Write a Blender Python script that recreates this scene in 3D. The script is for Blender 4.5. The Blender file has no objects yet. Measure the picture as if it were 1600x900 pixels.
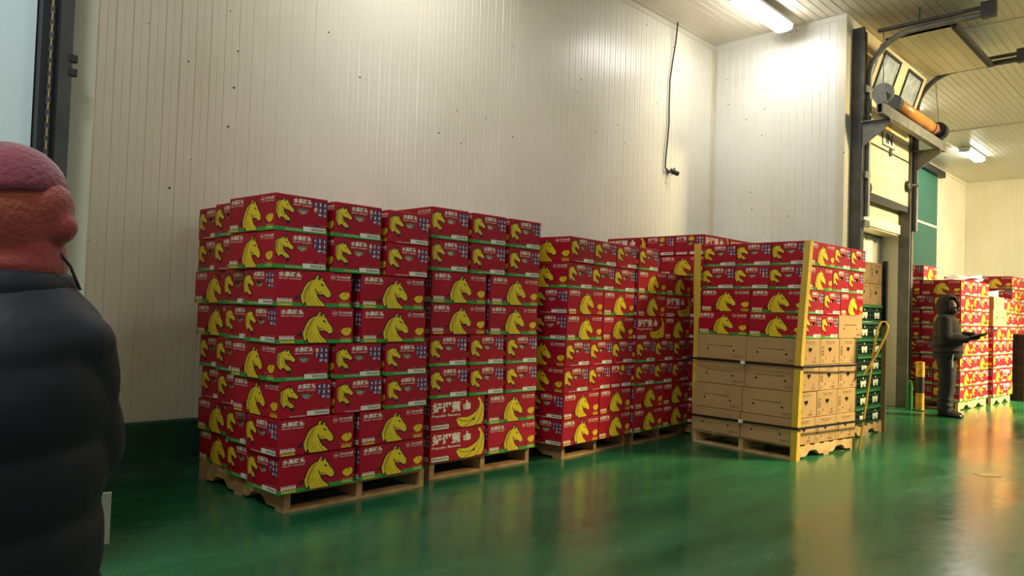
import bpy, bmesh, math, random
from mathutils import Vector, Matrix, Euler
from mathutils.geometry import tessellate_polygon

# ------------------------------------------------------------------ scene, camera, world, exposure
scene = bpy.context.scene
C = scene.collection
R = math.radians
random.seed(7)

cam_data = bpy.data.cameras.new('camera')
cam_data.sensor_fit = 'HORIZONTAL'
cam_data.sensor_width = 36.0
cam_data.lens = 1159.6 / 1600 * 36.0
cam_data.clip_start = 0.05
cam_data.clip_end = 200
cam = bpy.data.objects.new('camera', cam_data)
C.objects.link(cam)
CR = Vector((0.698358, -0.714997, 0.032779))      # camera right
CU = Vector((-0.043444, 0.003369, 0.999050))      # camera up
CF = Vector((0.714429, 0.699119, 0.028710))       # camera forward
m = Matrix.Identity(4)
for i in range(3):
    m[i][0], m[i][1], m[i][2] = CR[i], CU[i], -CF[i]
m[2][3] = 1.3
cam.matrix_world = m
scene.camera = cam

world = bpy.data.worlds.new('world')
scene.world = world
world.use_nodes = True
world.node_tree.nodes['Background'].inputs[0].default_value = (1.0, 0.95, 0.86, 1)
world.node_tree.nodes['Background'].inputs[1].default_value = 0.24

scene.view_settings.view_transform = 'Standard'
scene.view_settings.look = 'None'
scene.view_settings.gamma = 1.0
scene.view_settings.use_curve_mapping = False
scene.view_settings.exposure = 0.36

TUBE_POWER = 30.0           # emission of the ceiling battens
CEIL = 5.38
YW, XC, YJ, XF = 5.67, 10.0, 3.73, 24.47


def area(name, loc, target, sx, sy, power, col, spread=180):
    l = bpy.data.lights.new(name, 'AREA')
    l.shape = 'RECTANGLE'
    l.size, l.size_y, l.energy, l.color = sx, sy, power, col
    l.spread = R(spread)
    o = bpy.data.objects.new(name, l)
    C.objects.link(o)
    o.location = loc
    o.rotation_euler = (Vector(target) - Vector(loc)).to_track_quat('-Z', 'Y').to_euler()
    return o


# unseen lamps added for brightness: warm for hall and dock door, cool for left door
area('added_fill_lamp', (16.5, -3.2, 4.6), (14.2, 2.9, 0.8), 1.6, 0.8, 300, (1.0, 0.78, 0.40), 50)
area('added_fill_lamp', (12.6, -2.4, 4.6), (11.5, 3.6, 3.6), 1.4, 0.5, 52, (1.0, 0.82, 0.46), 44)
area('added_fill_lamp', (20.5, -2.0, 5.0), (22.0, 5.0, 3.0), 1.6, 0.5, 230, (1.0, 0.86, 0.58), 110)
area('added_fill_lamp', (11.0, -2.0, 5.1), (7.5, 2.7, 0.7), 1.4, 0.6, 48, (1.0, 0.80, 0.42), 34)
area('added_fill_lamp', (-1.2, 1.6, 5.2), (-0.4, 3.6, 2.6), 1.4, 0.3, 95, (0.82, 0.95, 1.0))

# ------------------------------------------------------------------ materials
MATS = {}


def mat(name, col, rough=0.6, metal=0.0, spec=0.5, noise=0.0, nscale=8.0, emit=None, estr=0.0, bump=0.0,
        bscale=60.0, rand=0.0, trans=0.0, alpha=1.0, coat=0.0):
    if name in MATS:
        return MATS[name]
    mt = bpy.data.materials.new(name)
    mt.use_nodes = True
    nt = mt.node_tree
    b = nt.nodes['Principled BSDF']
    b.inputs['Base Color'].default_value = (*col, 1)
    b.inputs['Roughness'].default_value = rough
    b.inputs['Metallic'].default_value = metal
    b.inputs['Specular IOR Level'].default_value = spec
    b.inputs['Coat Weight'].default_value = coat
    b.inputs['Transmission Weight'].default_value = trans
    b.inputs['Alpha'].default_value = alpha
    if emit:
        b.inputs['Emission Color'].default_value = (*emit, 1)
        b.inputs['Emission Strength'].default_value = estr
    src = None
    if noise > 0:
        tc = nt.nodes.new('ShaderNodeTexCoord')
        n = nt.nodes.new('ShaderNodeTexNoise')
        n.inputs['Scale'].default_value = nscale
        n.inputs['Detail'].default_value = 5
        nt.links.new(tc.outputs['Object'], n.inputs['Vector'])
        mr = nt.nodes.new('ShaderNodeMapRange')
        mr.inputs['To Min'].default_value = 1 - noise
        mr.inputs['To Max'].default_value = 1 + noise
        mr.inputs['From Min'].default_value = 0.3
        mr.inputs['From Max'].default_value = 0.7
        nt.links.new(n.outputs['Fac'], mr.inputs['Value'])
        src = mr.outputs['Result']
    if rand > 0:
        oi = nt.nodes.new('ShaderNodeObjectInfo')
        mr2 = nt.nodes.new('ShaderNodeMapRange')
        mr2.inputs['To Min'].default_value = 1 - rand
        mr2.inputs['To Max'].default_value = 1 + rand
        nt.links.new(oi.outputs['Random'], mr2.inputs['Value'])
        if src:
            mu = nt.nodes.new('ShaderNodeMath')
            mu.operation = 'MULTIPLY'
            nt.links.new(src, mu.inputs[0])
            nt.links.new(mr2.outputs['Result'], mu.inputs[1])
            src = mu.outputs[0]
        else:
            src = mr2.outputs['Result']
    if src:
        mx = nt.nodes.new('ShaderNodeVectorMath')
        mx.operation = 'SCALE'
        mx.inputs[0].default_value = col
        nt.links.new(src, mx.inputs['Scale'])
        nt.links.new(mx.outputs['Vector'], b.inputs['Base Color'])
    if bump > 0:
        tc = nt.nodes.new('ShaderNodeTexCoord')
        n = nt.nodes.new('ShaderNodeTexNoise')
        n.inputs['Scale'].default_value = bscale
        nt.links.new(tc.outputs['Object'], n.inputs['Vector'])
        bp = nt.nodes.new('ShaderNodeBump')
        bp.inputs['Strength'].default_value = bump
        bp.inputs['Distance'].default_value = 0.01
        nt.links.new(n.outputs['Fac'], bp.inputs['Height'])
        nt.links.new(bp.outputs['Normal'], b.inputs['Normal'])
    MATS[name] = mt
    return mt


def floor_material():
    mt = bpy.data.materials.new('green_epoxy')
    mt.use_nodes = True
    nt = mt.node_tree
    b = nt.nodes['Principled BSDF']
    tc = nt.nodes.new('ShaderNodeTexCoord')
    mp = nt.nodes.new('ShaderNodeMapping')
    mp.inputs['Rotation'].default_value = (0, 0, R(-38))
    mp.inputs['Scale'].default_value = (0.45, 1.6, 1)
    nt.links.new(tc.outputs['Object'], mp.inputs['Vector'])
    n1 = nt.nodes.new('ShaderNodeTexNoise')
    n1.inputs['Scale'].default_value = 1.3
    n1.inputs['Detail'].default_value = 8
    n1.inputs['Roughness'].default_value = 0.62
    nt.links.new(mp.outputs['Vector'], n1.inputs['Vector'])
    cr = nt.nodes.new('ShaderNodeValToRGB')
    e = cr.color_ramp.elements
    e[0].position, e[0].color = 0.3, (0.007, 0.085, 0.036, 1)
    e[1].position, e[1].color = 0.75, (0.030, 0.185, 0.072, 1)
    nt.links.new(n1.outputs['Fac'], cr.inputs['Fac'])
    # thin dark tyre scuffs and small dirty flecks
    mp2 = nt.nodes.new('ShaderNodeMapping')
    mp2.inputs['Rotation'].default_value = (0, 0, R(20))
    mp2.inputs['Scale'].default_value = (0.5, 7, 1)
    nt.links.new(tc.outputs['Object'], mp2.inputs['Vector'])
    n2 = nt.nodes.new('ShaderNodeTexNoise')
    n2.inputs['Scale'].default_value = 1.4
    n2.inputs['Detail'].default_value = 6
    nt.links.new(mp2.outputs['Vector'], n2.inputs['Vector'])
    mr = nt.nodes.new('ShaderNodeMapRange')
    mr.inputs['From Min'].default_value = 0.60
    mr.inputs['From Max'].default_value = 0.72
    mr.inputs['To Max'].default_value = 0.5
    nt.links.new(n2.outputs['Fac'], mr.inputs['Value'])
    mix = nt.nodes.new('ShaderNodeMix')
    mix.data_type = 'RGBA'
    nt.links.new(mr.outputs['Result'], mix.inputs['Factor'])
    nt.links.new(cr.outputs['Color'], mix.inputs['A'])
    mix.inputs['B'].default_value = (0.012, 0.055, 0.03, 1)
    nt.links.new(mix.outputs['Result'], b.inputs['Base Color'])
    rr = nt.nodes.new('ShaderNodeMapRange')
    rr.inputs['From Min'].default_value = 0.3
    rr.inputs['From Max'].default_value = 0.7
    rr.inputs['To Min'].default_value = 0.13
    rr.inputs['To Max'].default_value = 0.30
    nt.links.new(n1.outputs['Fac'], rr.inputs['Value'])
    nt.links.new(rr.outputs['Result'], b.inputs['Roughness'])
    b.inputs['Specular IOR Level'].default_value = 0.62
    n3 = nt.nodes.new('ShaderNodeTexNoise')
    n3.inputs['Scale'].default_value = 5.0
    n3.inputs['Detail'].default_value = 4
    nt.links.new(tc.outputs['Object'], n3.inputs['Vector'])
    bp = nt.nodes.new('ShaderNodeBump')
    bp.inputs['Strength'].default_value = 0.10
    bp.inputs['Distance'].default_value = 0.03
    nt.links.new(n3.outputs['Fac'], bp.inputs['Height'])
    nt.links.new(bp.outputs['Normal'], b.inputs['Normal'])
    return mt


def wall_material(name, col, rough, specks=True):
    mt = bpy.data.materials.new(name)
    mt.use_nodes = True
    nt = mt.node_tree
    b = nt.nodes['Principled BSDF']
    tc = nt.nodes.new('ShaderNodeTexCoord')
    geo = nt.nodes.new('ShaderNodeNewGeometry')
    n = nt.nodes.new('ShaderNodeTexNoise')
    n.inputs['Scale'].default_value = 0.9
    n.inputs['Detail'].default_value = 6
    nt.links.new(geo.outputs['Position'], n.inputs['Vector'])
    cr = nt.nodes.new('ShaderNodeValToRGB')
    cr.color_ramp.elements[0].position = 0.3
    cr.color_ramp.elements[0].color = (col[0] * 0.90, col[1] * 0.885, col[2] * 0.85, 1)
    cr.color_ramp.elements[1].position = 0.65
    cr.color_ramp.elements[1].color = (*col, 1)
    nt.links.new(n.outputs['Fac'], cr.inputs['Fac'])
    out = cr.outputs['Color']
    if specks:
        v = nt.nodes.new('ShaderNodeTexVoronoi')
        v.inputs['Scale'].default_value = 4.5
        v.inputs['Randomness'].default_value = 1.0
        nt.links.new(geo.outputs['Position'], v.inputs['Vector'])
        lt = nt.nodes.new('ShaderNodeMath')
        lt.operation = 'LESS_THAN'
        lt.inputs[1].default_value = 0.045
        nt.links.new(v.outputs['Distance'], lt.inputs[0])
        mix = nt.nodes.new('ShaderNodeMix')
        mix.data_type = 'RGBA'
        nt.links.new(lt.outputs[0], mix.inputs['Factor'])
        nt.links.new(out, mix.inputs['A'])
        mix.inputs['B'].default_value = (0.10, 0.09, 0.07, 1)
        out = mix.outputs['Result']
    nt.links.new(out, b.inputs['Base Color'])
    b.inputs['Roughness'].default_value = rough
    b.inputs['Specular IOR Level'].default_value = 0.5
    return mt


def wood_material(name, c0, c1):
    mt = bpy.data.materials.new(name)
    mt.use_nodes = True
    nt = mt.node_tree
    b = nt.nodes['Principled BSDF']
    geo = nt.nodes.new('ShaderNodeNewGeometry')
    n = nt.nodes.new('ShaderNodeTexNoise')
    n.inputs['Scale'].default_value = 9
    n.inputs['Detail'].default_value = 6
    nt.links.new(geo.outputs['Position'], n.inputs['Vector'])
    cr = nt.nodes.new('ShaderNodeValToRGB')
    cr.color_ramp.elements[0].position = 0.3
    cr.color_ramp.elements[0].color = (*c0, 1)
    cr.color_ramp.elements[1].position = 0.7
    cr.color_ramp.elements[1].color = (*c1, 1)
    nt.links.new(n.outputs['Fac'], cr.inputs['Fac'])
    nt.links.new(cr.outputs['Color'], b.inputs['Base Color'])
    b.inputs['Roughness'].default_value = 0.75
    return mt


M_FLOOR = floor_material()
M_WALL = wall_material('cream_panel', (0.84, 0.81, 0.69), 0.30)
M_WALLR = wall_material('white_panel', (0.83, 0.83, 0.77), 0.30)
M_FARWALL = wall_material('far_cream_panel', (0.78, 0.72, 0.54), 0.45, False)
M_CEIL = wall_material('ceiling_panel', (0.79, 0.72, 0.57), 0.32, False)
M_TRIM = wall_material('cream_trim', (0.74, 0.70, 0.56), 0.35, True)
M_DOOR = wall_material('door_cream', (0.80, 0.68, 0.42), 0.28, False)
M_LDOOR = wall_material('door_cool_white', (0.70, 0.80, 0.80), 0.4, False)
M_WOOD = wood_material('pallet_wood', (0.26, 0.13, 0.045), (0.50, 0.29, 0.11))
M_PALE = wood_material('pale_pallet_wood', (0.42, 0.25, 0.09), (0.66, 0.45, 0.20))
M_KERB = mat('kerb_green', (0.008, 0.075, 0.038), 0.5, noise=0.35, nscale=5)
M_RED = mat('carton_red', (0.38, 0.004, 0.018), 0.45, noise=0.07, nscale=6, rand=0.10, spec=0.3)
M_YEL = mat('print_yellow', (0.78, 0.56, 0.015), 0.45)
M_YEL2 = mat('print_gold', (0.42, 0.28, 0.012), 0.45)
M_INK = mat('print_black', (0.012, 0.010, 0.020), 0.5)
M_NAVY = mat('print_navy', (0.025, 0.03, 0.13), 0.5)
M_WHT = mat('print_cream', (0.80, 0.72, 0.55), 0.5)
M_GRN = mat('print_green', (0.030, 0.27, 0.035), 0.45)
M_LIME = mat('print_lime', (0.45, 0.62, 0.10), 0.45)
M_PINK = mat('print_pink', (0.62, 0.22, 0.20), 0.5)
M_LABEL = mat('paper_label', (0.78, 0.75, 0.62), 0.6)
M_ORANGE = mat('sticker_orange', (0.72, 0.25, 0.08), 0.5)
M_BAG = mat('liner_plastic', (0.42, 0.40, 0.27), 0.25, noise=0.6, nscale=35, bump=0.6, bscale=30)
M_KRAFT = mat('kraft_board', (0.42, 0.255, 0.10), 0.7, noise=0.08, nscale=4, rand=0.06)
M_KRAFTP = mat('kraft_print', (0.10, 0.055, 0.025), 0.7)
M_POST = mat('yellow_board', (0.62, 0.40, 0.04), 0.55, noise=0.10, nscale=6)
M_TAN = mat('tan_board', (0.42, 0.29, 0.10), 0.6)
M_STRAP = mat('black_strap', (0.008, 0.008, 0.010), 0.4)
M_STEEL = mat('dark_steel', (0.085, 0.085, 0.08), 0.5, metal=0.35, noise=0.3, nscale=6)
M_FRAME = mat('dark_brown_frame', (0.05, 0.045, 0.038), 0.6, noise=0.3, nscale=6)
M_GALV = mat('galvanised_steel', (0.19, 0.19, 0.165), 0.5, metal=0.3, noise=0.25, nscale=9)
M_RUST = mat('rust_orange_paint', (0.50, 0.20, 0.04), 0.4, noise=0.25, nscale=5)
M_REDP = mat('red_end_paint', (0.45, 0.10, 0.05), 0.45)
M_RUBBER = mat('black_rubber', (0.015, 0.015, 0.016), 0.55)
M_CRATE = mat('crate_green', (0.012, 0.065, 0.028), 0.4)
M_CRATE2 = mat('crate_rim_green', (0.035, 0.22, 0.055), 0.4)
M_EMBL = mat('crate_emblem_white', (0.80, 0.85, 0.62), 0.5)
M_DARK = mat('inner_shade_dark', (0.004, 0.008, 0.006), 0.6)  # near-black stands in for the shade inside crates and kraft cartons
M_BCRATE = mat('crate_black', (0.012, 0.012, 0.012), 0.4)
M_GDOOR = mat('green_door', (0.018, 0.13, 0.09), 0.45)
M_GLASS = mat('reflection_tinted_pane', (0.38, 0.43, 0.46), 0.10, noise=0.3, nscale=7)  # bluish bright reflection painted into the pane colour
M_PAPER = mat('white_paper', (0.85, 0.85, 0.85), 0.7)
M_TUBE = mat('tube_glow', (1, 1, 1), 0.5, emit=(1.0, 0.975, 0.93), estr=TUBE_POWER)
M_HOUS = mat('lamp_housing', (0.75, 0.75, 0.74), 0.4)
M_YEB = mat('bollard_yellow', (0.70, 0.36, 0.02), 0.5, noise=0.3, nscale=12)

# ------------------------------------------------------------------ mesh helpers


class MB:
    def __init__(s):
        s.v, s.f, s.mi, s.mats = [], [], [], []

    def m(s, mt):
        if mt not in s.mats:
            s.mats.append(mt)
        return s.mats.index(mt)

    def add(s, vs, fs, mt):
        o = len(s.v)
        k = s.m(mt)
        s.v += [tuple(v) for v in vs]
        for f in fs:
            s.f.append(tuple(i + o for i in f))
            s.mi.append(k)
        return s

    def box(s, x0, x1, y0, y1, z0, z1, mt):
        vs = [(x0, y0, z0), (x1, y0, z0), (x1, y1, z0), (x0, y1, z0), (x0, y0, z1), (x1, y0, z1), (x1, y1, z1), (x0, y1, z1)]
        return s.add(vs, [(3, 2, 1, 0), (4, 5, 6, 7), (0, 1, 5, 4), (1, 2, 6, 5), (2, 3, 7, 6), (3, 0, 4, 7)], mt)

    def cyl(s, p0, p1, r0, mt, n=16, r1=None):
        p0, p1 = Vector(p0), Vector(p1)
        r1 = r0 if r1 is None else r1
        d = (p1 - p0).normalized()
        a = d.orthogonal().normalized()
        b = d.cross(a)
        vs = []
        for p, r in ((p0, r0), (p1, r1)):
            for i in range(n):
                t = 2 * math.pi * i / n
                vs.append(p + a * math.cos(t) * r + b * math.sin(t) * r)
        fs = [(i, (i + 1) % n, n + (i + 1) % n, n + i) for i in range(n)]
        fs += [tuple(reversed(range(n))), tuple(range(n, 2 * n))]
        return s.add(vs, fs, mt)

    def tube(s, pts, rad, mt, n=8):
        pts = [Vector(p) for p in pts]
        rads = rad if isinstance(rad, (list, tuple)) else [rad] * len(pts)
        vs, fs = [], []
        a = None
        for i, p in enumerate(pts):
            d = (pts[min(i + 1, len(pts) - 1)] - pts[max(i - 1, 0)]).normalized()
            a = d.orthogonal().normalized() if a is None else (a - d * a.dot(d)).normalized()
            b = d.cross(a)
            for k in range(n):
                t = 2 * math.pi * k / n
                vs.append(p + (a * math.cos(t) + b * math.sin(t)) * rads[i])
        for i in range(len(pts) - 1):
            for k in range(n):
                fs.append((i * n + k, i * n + (k + 1) % n, (i + 1) * n + (k + 1) % n, (i + 1) * n + k))
        fs += [tuple(reversed(range(n))), tuple(range((len(pts) - 1) * n, len(pts) * n))]
        return s.add(vs, fs, mt)

    def ring(s, rings, mt, n=24):
        """rings: (centre, u axis, v axis) lofted and capped"""
        vs, fs = [], []
        for c, u, v in rings:
            c, u, v = Vector(c), Vector(u), Vector(v)
            for k in range(n):
                t = 2 * math.pi * k / n
                vs.append(c + u * math.cos(t) + v * math.sin(t))
        for i in range(len(rings) - 1):
            for k in range(n):
                fs.append((i * n + k, i * n + (k + 1) % n, (i + 1) * n + (k + 1) % n, (i + 1) * n + k))
        fs += [tuple(reversed(range(n))), tuple(range((len(rings) - 1) * n, len(rings) * n))]
        return s.add(vs, fs, mt)

    def ball(s, c, rx, ry, rz, mt, n=20, k=12):
        c = Vector(c)
        rs = []
        for i in range(k + 1):
            t = math.pi * (0.02 + 0.96 * i / k)
            rs.append((c + Vector((0, 0, -rz * math.cos(t))), (rx * math.sin(t), 0, 0), (0, ry * math.sin(t), 0)))
        return s.ring(rs, mt, n)

    def prism(s, pts, axis, a0, a1, mt):
        """extrude a 2d polygon; axis 'x': pts are (y,z); 'y': (x,z); 'z': (x,y)"""
        n = len(pts)

        def w(p, a):
            return {'x': (a, p[0], p[1]), 'y': (p[0], a, p[1]), 'z': (p[0], p[1], a)}[axis]
        vs = [w(p, a0) for p in pts] + [w(p, a1) for p in pts]
        tri = tessellate_polygon([[Vector((p[0], p[1], 0)) for p in pts]])
        fs = [tuple(t) for t in tri] + [tuple(i + n for i in reversed(t)) for t in tri]
        fs += [(i, (i + 1) % n, n + (i + 1) % n, n + i) for i in range(n)]
        return s.add(vs, fs, mt)

    def mesh(s, name, smooth=False, fix=True):
        me = bpy.data.meshes.new(name)
        me.from_pydata(s.v, [], s.f)
        for mt in s.mats:
            me.materials.append(mt)
        me.polygons.foreach_set('material_index', s.mi)
        if smooth:
            me.polygons.foreach_set('use_smooth', [True] * len(me.polygons))
        if fix:
            bm = bmesh.new()
            bm.from_mesh(me)
            bmesh.ops.recalc_face_normals(bm, faces=bm.faces)
            bm.to_mesh(me)
            bm.free()
        me.update()
        return me

    def build(s, name, parent=None, smooth=False, loc=None, rot=None):
        return link(name, s.mesh(name, smooth), parent, loc, rot)


def link(name, me, parent=None, loc=None, rot=None):
    o = bpy.data.objects.new(name, me)
    C.objects.link(o)
    if parent:
        o.parent = parent
    if loc is not None:
        o.location = loc
    if rot is not None:
        o.rotation_euler = rot
    return o


def empty(name, loc=(0, 0, 0), rz=0):
    o = bpy.data.objects.new(name, None)
    o.empty_display_size = 0.1
    C.objects.link(o)
    o.location = loc
    o.rotation_euler = (0, 0, rz)
    return o


def tag(o, label, cat, group=None):
    o['label'] = label
    o['category'] = cat
    if group:
        o['group'] = group
    return o


def struct(o, label=None):
    o['kind'] = 'structure'
    if label:
        o['label'] = label
    return o


def organic(name, mb, voxel, parent=None, smooth=6, loc=None, rot=None):
    """voxel-fuse overlapping lofts into one continuous surface"""
    me = mb.mesh(name)
    o = bpy.data.objects.new('tmp', me)
    C.objects.link(o)
    md = o.modifiers.new('r', 'REMESH')
    md.mode = 'VOXEL'
    md.voxel_size = voxel
    md.use_smooth_shade = True
    if smooth:
        sm = o.modifiers.new('s', 'SMOOTH')
        sm.iterations = smooth
        sm.factor = 0.5
    dg = bpy.context.evaluated_depsgraph_get()
    res = bpy.data.meshes.new_from_object(o.evaluated_get(dg))
    bpy.data.objects.remove(o)
    res.name = name
    res.materials.clear()
    for mt in mb.mats:
        res.materials.append(mt)
    res.polygons.foreach_set('material_index', [0] * len(res.polygons))
    res.polygons.foreach_set('use_smooth', [True] * len(res.polygons))
    return link(name, res, parent, loc, rot)


# ------------------------------------------------------------------ the setting
mb = MB()
mb.box(-4, XF + 0.3, -6, 6.0, -0.1, 0, M_FLOOR)
struct(mb.build('floor'), 'glossy green epoxy warehouse floor')


def ribbed(width, height, n, mt, groove=0.004, gw=0.006, mid=True):
    """ribbed sheet in local x (0..width) and z (0..height), front at y=0 facing -y"""
    prof = [(0.0, groove * 1.6), (gw, 0.0)]
    st = width / n
    for i in range(n):
        if mid:
            xm = (i + 0.5) * st
            prof += [(xm - gw * 0.5, 0), (xm, groove * 0.5), (xm + gw * 0.5, 0)]
        if i < n - 1:
            x = (i + 1) * st
            prof += [(x - gw, 0), (x - gw * 0.25, groove), (x + gw * 0.25, groove), (x + gw, 0)]
    prof += [(width - gw, 0), (width, groove * 1.6)]
    b = MB()
    k = len(prof)
    vs = [(p[0], p[1], 0) for p in prof] + [(p[0], p[1], height) for p in prof]
    vs += [(0, 0.03, 0), (width, 0.03, 0), (0, 0.03, height), (width, 0.03, height)]
    fs = [(i, i + 1, k + i + 1, k + i) for i in range(k - 1)]
    fs += [(2 * k + 1, 2 * k, 2 * k + 2, 2 * k + 3), (2 * k, 0, k, 2 * k + 2), (k - 1, 2 * k + 1, 2 * k + 3, 2 * k - 1)]
    b.add(vs, fs, mt)
    return b.mesh('wall_panel', fix=False)


# back wall: eight ribbed sandwich panels
back = struct(MB().box(1.0, XC + 0.1, YW + 0.031, YW + 0.12, 0, CEIL, M_WALL).build('wall_back'), 'cream ribbed panel wall behind the carton stacks')
pw = (XC - 1.04) / 8
me = ribbed(pw, CEIL - 0.38, 10, M_WALL)
for i in range(8):
    link('wall_panel', me, back, (1.04 + i * pw, YW, 0.38))
# return wall running towards the viewer
ret = struct(MB().box(XC + 0.031, XC + 0.44, YJ, YW + 0.12, 0, CEIL, M_WALLR).build('wall_right'), 'white ribbed return wall beside the dock door')
rw = (YW - YJ) / 2
me = ribbed(rw, CEIL - 0.38, 9, M_WALLR, mid=False)
for i in range(2):
    link('wall_panel', me, ret, (XC, YW - i * rw, 0.38), (0, 0, R(-90)))
# pier that carries the dock door
pier = MB()
pier.box(12.40, 12.58, YJ, YW + 0.1, 0, CEIL, M_TRIM)
pier.box(XC + 0.44, 12.40, YJ, YJ + 0.25, 2.62, CEIL, M_DOOR)
struct(pier.build('wall_door'), 'cream wall around the dock doorway')
rm = MB()
rm.box(XC + 0.44, 12.40, 5.3, 5.4, 0, 3.2, M_FARWALL)
rm.box(XC + 0.44, 12.40, YJ + 0.25, 5.3, 3.1, 3.2, M_FARWALL)
struct(rm.build('wall_coldroom'), 'inner wall seen through the strip curtain')
# far hall
far = struct(MB().box(12.58, XF + 0.2, 5.65, 5.8, 0, CEIL, M_FARWALL).build('wall_far'), 'plain cream wall of the far bay')
fe = struct(MB().box(XF + 0.031, XF + 0.2, -6, 5.65, 0, CEIL, M_FARWALL).build('wall_end'), 'ribbed end wall of the far bay')
me = ribbed(0.97, CEIL, 9, M_FARWALL, mid=False)
for i in range(10):
    link('wall_panel', me, fe, (XF, 5.65 - i * 0.97, 0), (0, 0, R(-90)))
# left bay
lw = MB().box(0.93, 1.045, YJ, YW + 0.1, 0, CEIL, M_TRIM).build('wall_left')
struct(lw, 'cream wall end beside the left bay door')

# ceiling strips with ribs running along the hall
cl = struct(MB().box(-4, XF + 0.3, -6, 5.9, CEIL + 0.031, CEIL + 0.15, M_CEIL).build('ceiling'), 'ribbed cream panel ceiling')
me = ribbed(0.97, XF + 4, 9, M_CEIL, groove=0.006, gw=0.010, mid=False)
me.name = 'ceiling_panel'
for i in range(12):
    o = link('ceiling_panel', me, cl)
    # local x -> -y, local z -> x, local y -> +z
    mt4 = Matrix(((0, 0, 1, -4), (-1, 0, 0, YW - i * 0.97), (0, 1, 0, CEIL), (0, 0, 0, 1)))
    o.matrix_local = mt4
tr = MB().box(11.55, 11.70, -6, YJ - 0.02, CEIL - 0.018, CEIL, M_TRIM).build('trim_1')
struct(tr, 'flat cover strip across the ceiling near the dock door')
tr = MB().box(17.62, 17.78, -6, 5.64, CEIL - 0.018, CEIL, M_TRIM).build('trim_2')
struct(tr, 'flat cover strip across the far ceiling')
t = 0.010
struct(MB().box(1.05, XC, YW - t, YW, CEIL - 0.075, CEIL, M_TRIM).box(1.05, XC, YW - 0.06, YW, CEIL - t, CEIL, M_TRIM).build('trim_3'), 'cream angle trim between back wall and ceiling')
struct(MB().box(XC - t, XC, YJ + 0.001, YW - 0.061, CEIL - 0.075, CEIL - 0.001, M_WALLR).build('trim_4'), 'white trim along the top of the return wall')
struct(MB().box(XC - 0.045, XC, YW - t, YW, 0.4, CEIL - 0.075, M_TRIM).box(XC - t, XC, YW - 0.06, YW - t, 0.4, CEIL - 0.075, M_TRIM).build('trim_5'), 'cream angle trim in the wall corner')
struct(MB().box(XC - t, XC + 0.22, YJ - t, YJ, 0, CEIL, M_TRIM).box(XC - t, XC, YJ, YJ + 0.09, 0, CEIL - 0.076, M_TRIM).build('trim_6'), 'cream corner trim at the end of the return wall')
struct(MB().box(12.6, XF, 5.62, 5.65, CEIL - 0.06, CEIL, M_FARWALL).box(XF - 0.03, XF, -6, 5.62, CEIL - 0.06, CEIL, M_FARWALL).build('trim_7'), 'cream trim around the far ceiling')
# green kerb with a cove at the floor
prof = [(YW + 0.03, 0), (YW - 0.20, 0), (YW - 0.17, 0.008), (YW - 0.13, 0.03), (YW - 0.10, 0.07), (YW - 0.085, 0.12), (YW - 0.08, 0.39), (YW - 0.07, 0.40), (YW + 0.03, 0.40)]
struct(MB().prism(prof, 'x', 1.046, XC - 0.081, M_KERB).build('baseboard_back'), 'dark green painted kerb along the back wall')
struct(MB().box(XC - 0.08, XC, YJ, YW - 0.2, 0, 0.40, M_KERB).build('baseboard_right'), 'dark green kerb along the return wall')

# ------------------------------------------------------------------ left bay door (cool white) with dark frame and hoist chain
ld = empty('door_1', (-0.4, YJ, 0))
struct(ld, 'cool white bay door panel in a dark steel frame')
for i in range(4):
    x0 = 0.82 - 0.48 * (i + 1) + (0.27 if i == 0 else 0) * 0
    MB().box(x0 + 0.4, x0 + 0.474 + 0.4, 0.02, 0.08, 0.02, CEIL - 0.02, M_LDOOR).build('door_panel', ld)
c = MB()
c.box(1.22, 1.325, -0.05, 0.10, 0, CEIL - 0.01, M_RUBBER)
c.build('frame_column', ld)
c = MB()
c.box(1.275, 1.30, -0.11, -0.055, 0, CEIL - 0.01, M_RUBBER)
c.box(1.275, 1.325, -0.115, -0.11, 0.0, CEIL - 0.01, M_FRAME)
c.build('guide_rail', ld)
c = MB()
for k in range(130):
    z = 1.5 + k * 0.028
    if k % 2:
        c.box(1.247, 1.253, -0.083, -0.077, z, z + 0.036, M_TAN)
    else:
        c.box(1.242, 1.258, -0.082, -0.078, z, z + 0.034, M_STEEL)
c.build('hoist_chain', ld)
c = MB()
for z in (2.25, 2.31):
    c.box(1.31, 1.345, -0.12, -0.09, z, z + 0.03, M_RUBBER)
c.build('rail_clip', ld)

# ------------------------------------------------------------------ dock door (raised sectional door) on the pier
dd = empty('door_2', (10.3, YJ, 0))
struct(dd, 'raised cream sectional dock door with steel tracks')
DX = 10.3


def dpart(name, f, smooth=False, parent=None):
    b = MB()
    f(b)
    o = b.build(name, parent or dd, smooth)
    return o


def rel(o):
    """shift vertices authored in world space into the door's local space"""
    for v in o.data.vertices:
        v.co -= Vector((DX, YJ, 0))
    return o


def wpart(name, b, parent=None, smooth=False):
    return rel(b.build(name, parent or dd, smooth))


def column(x0, x1, y0, y1, z1):
    b = MB()
    b.box(x0, x1, y1 - 0.03, y1, 0, z1, M_STEEL)
    b.box(x0, x0 + 0.03, y0, y1 - 0.03, 0, z1, M_STEEL)
    b.box(x1 - 0.09, x1, y0 + 0.04, y1 - 0.03, 0, z1, M_STEEL)
    b.box(x0 + 0.08, x0 + 0.11, y0 + 0.02, y1 - 0.03, 0, z1, M_STEEL)
    return b


wpart('steel_column', column(10.20, 10.44, 3.57, YJ - 0.012, 5.22))
wpart('steel_column', column(12.26, 12.58, 3.57, YJ - 0.001, 4.25))
for z in (2.55, 3.2, 4.35):
    wpart('track_bracket', MB().box(10.24, 10.42, 3.53, 3.57, z, z + 0.09, M_GALV))
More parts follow.
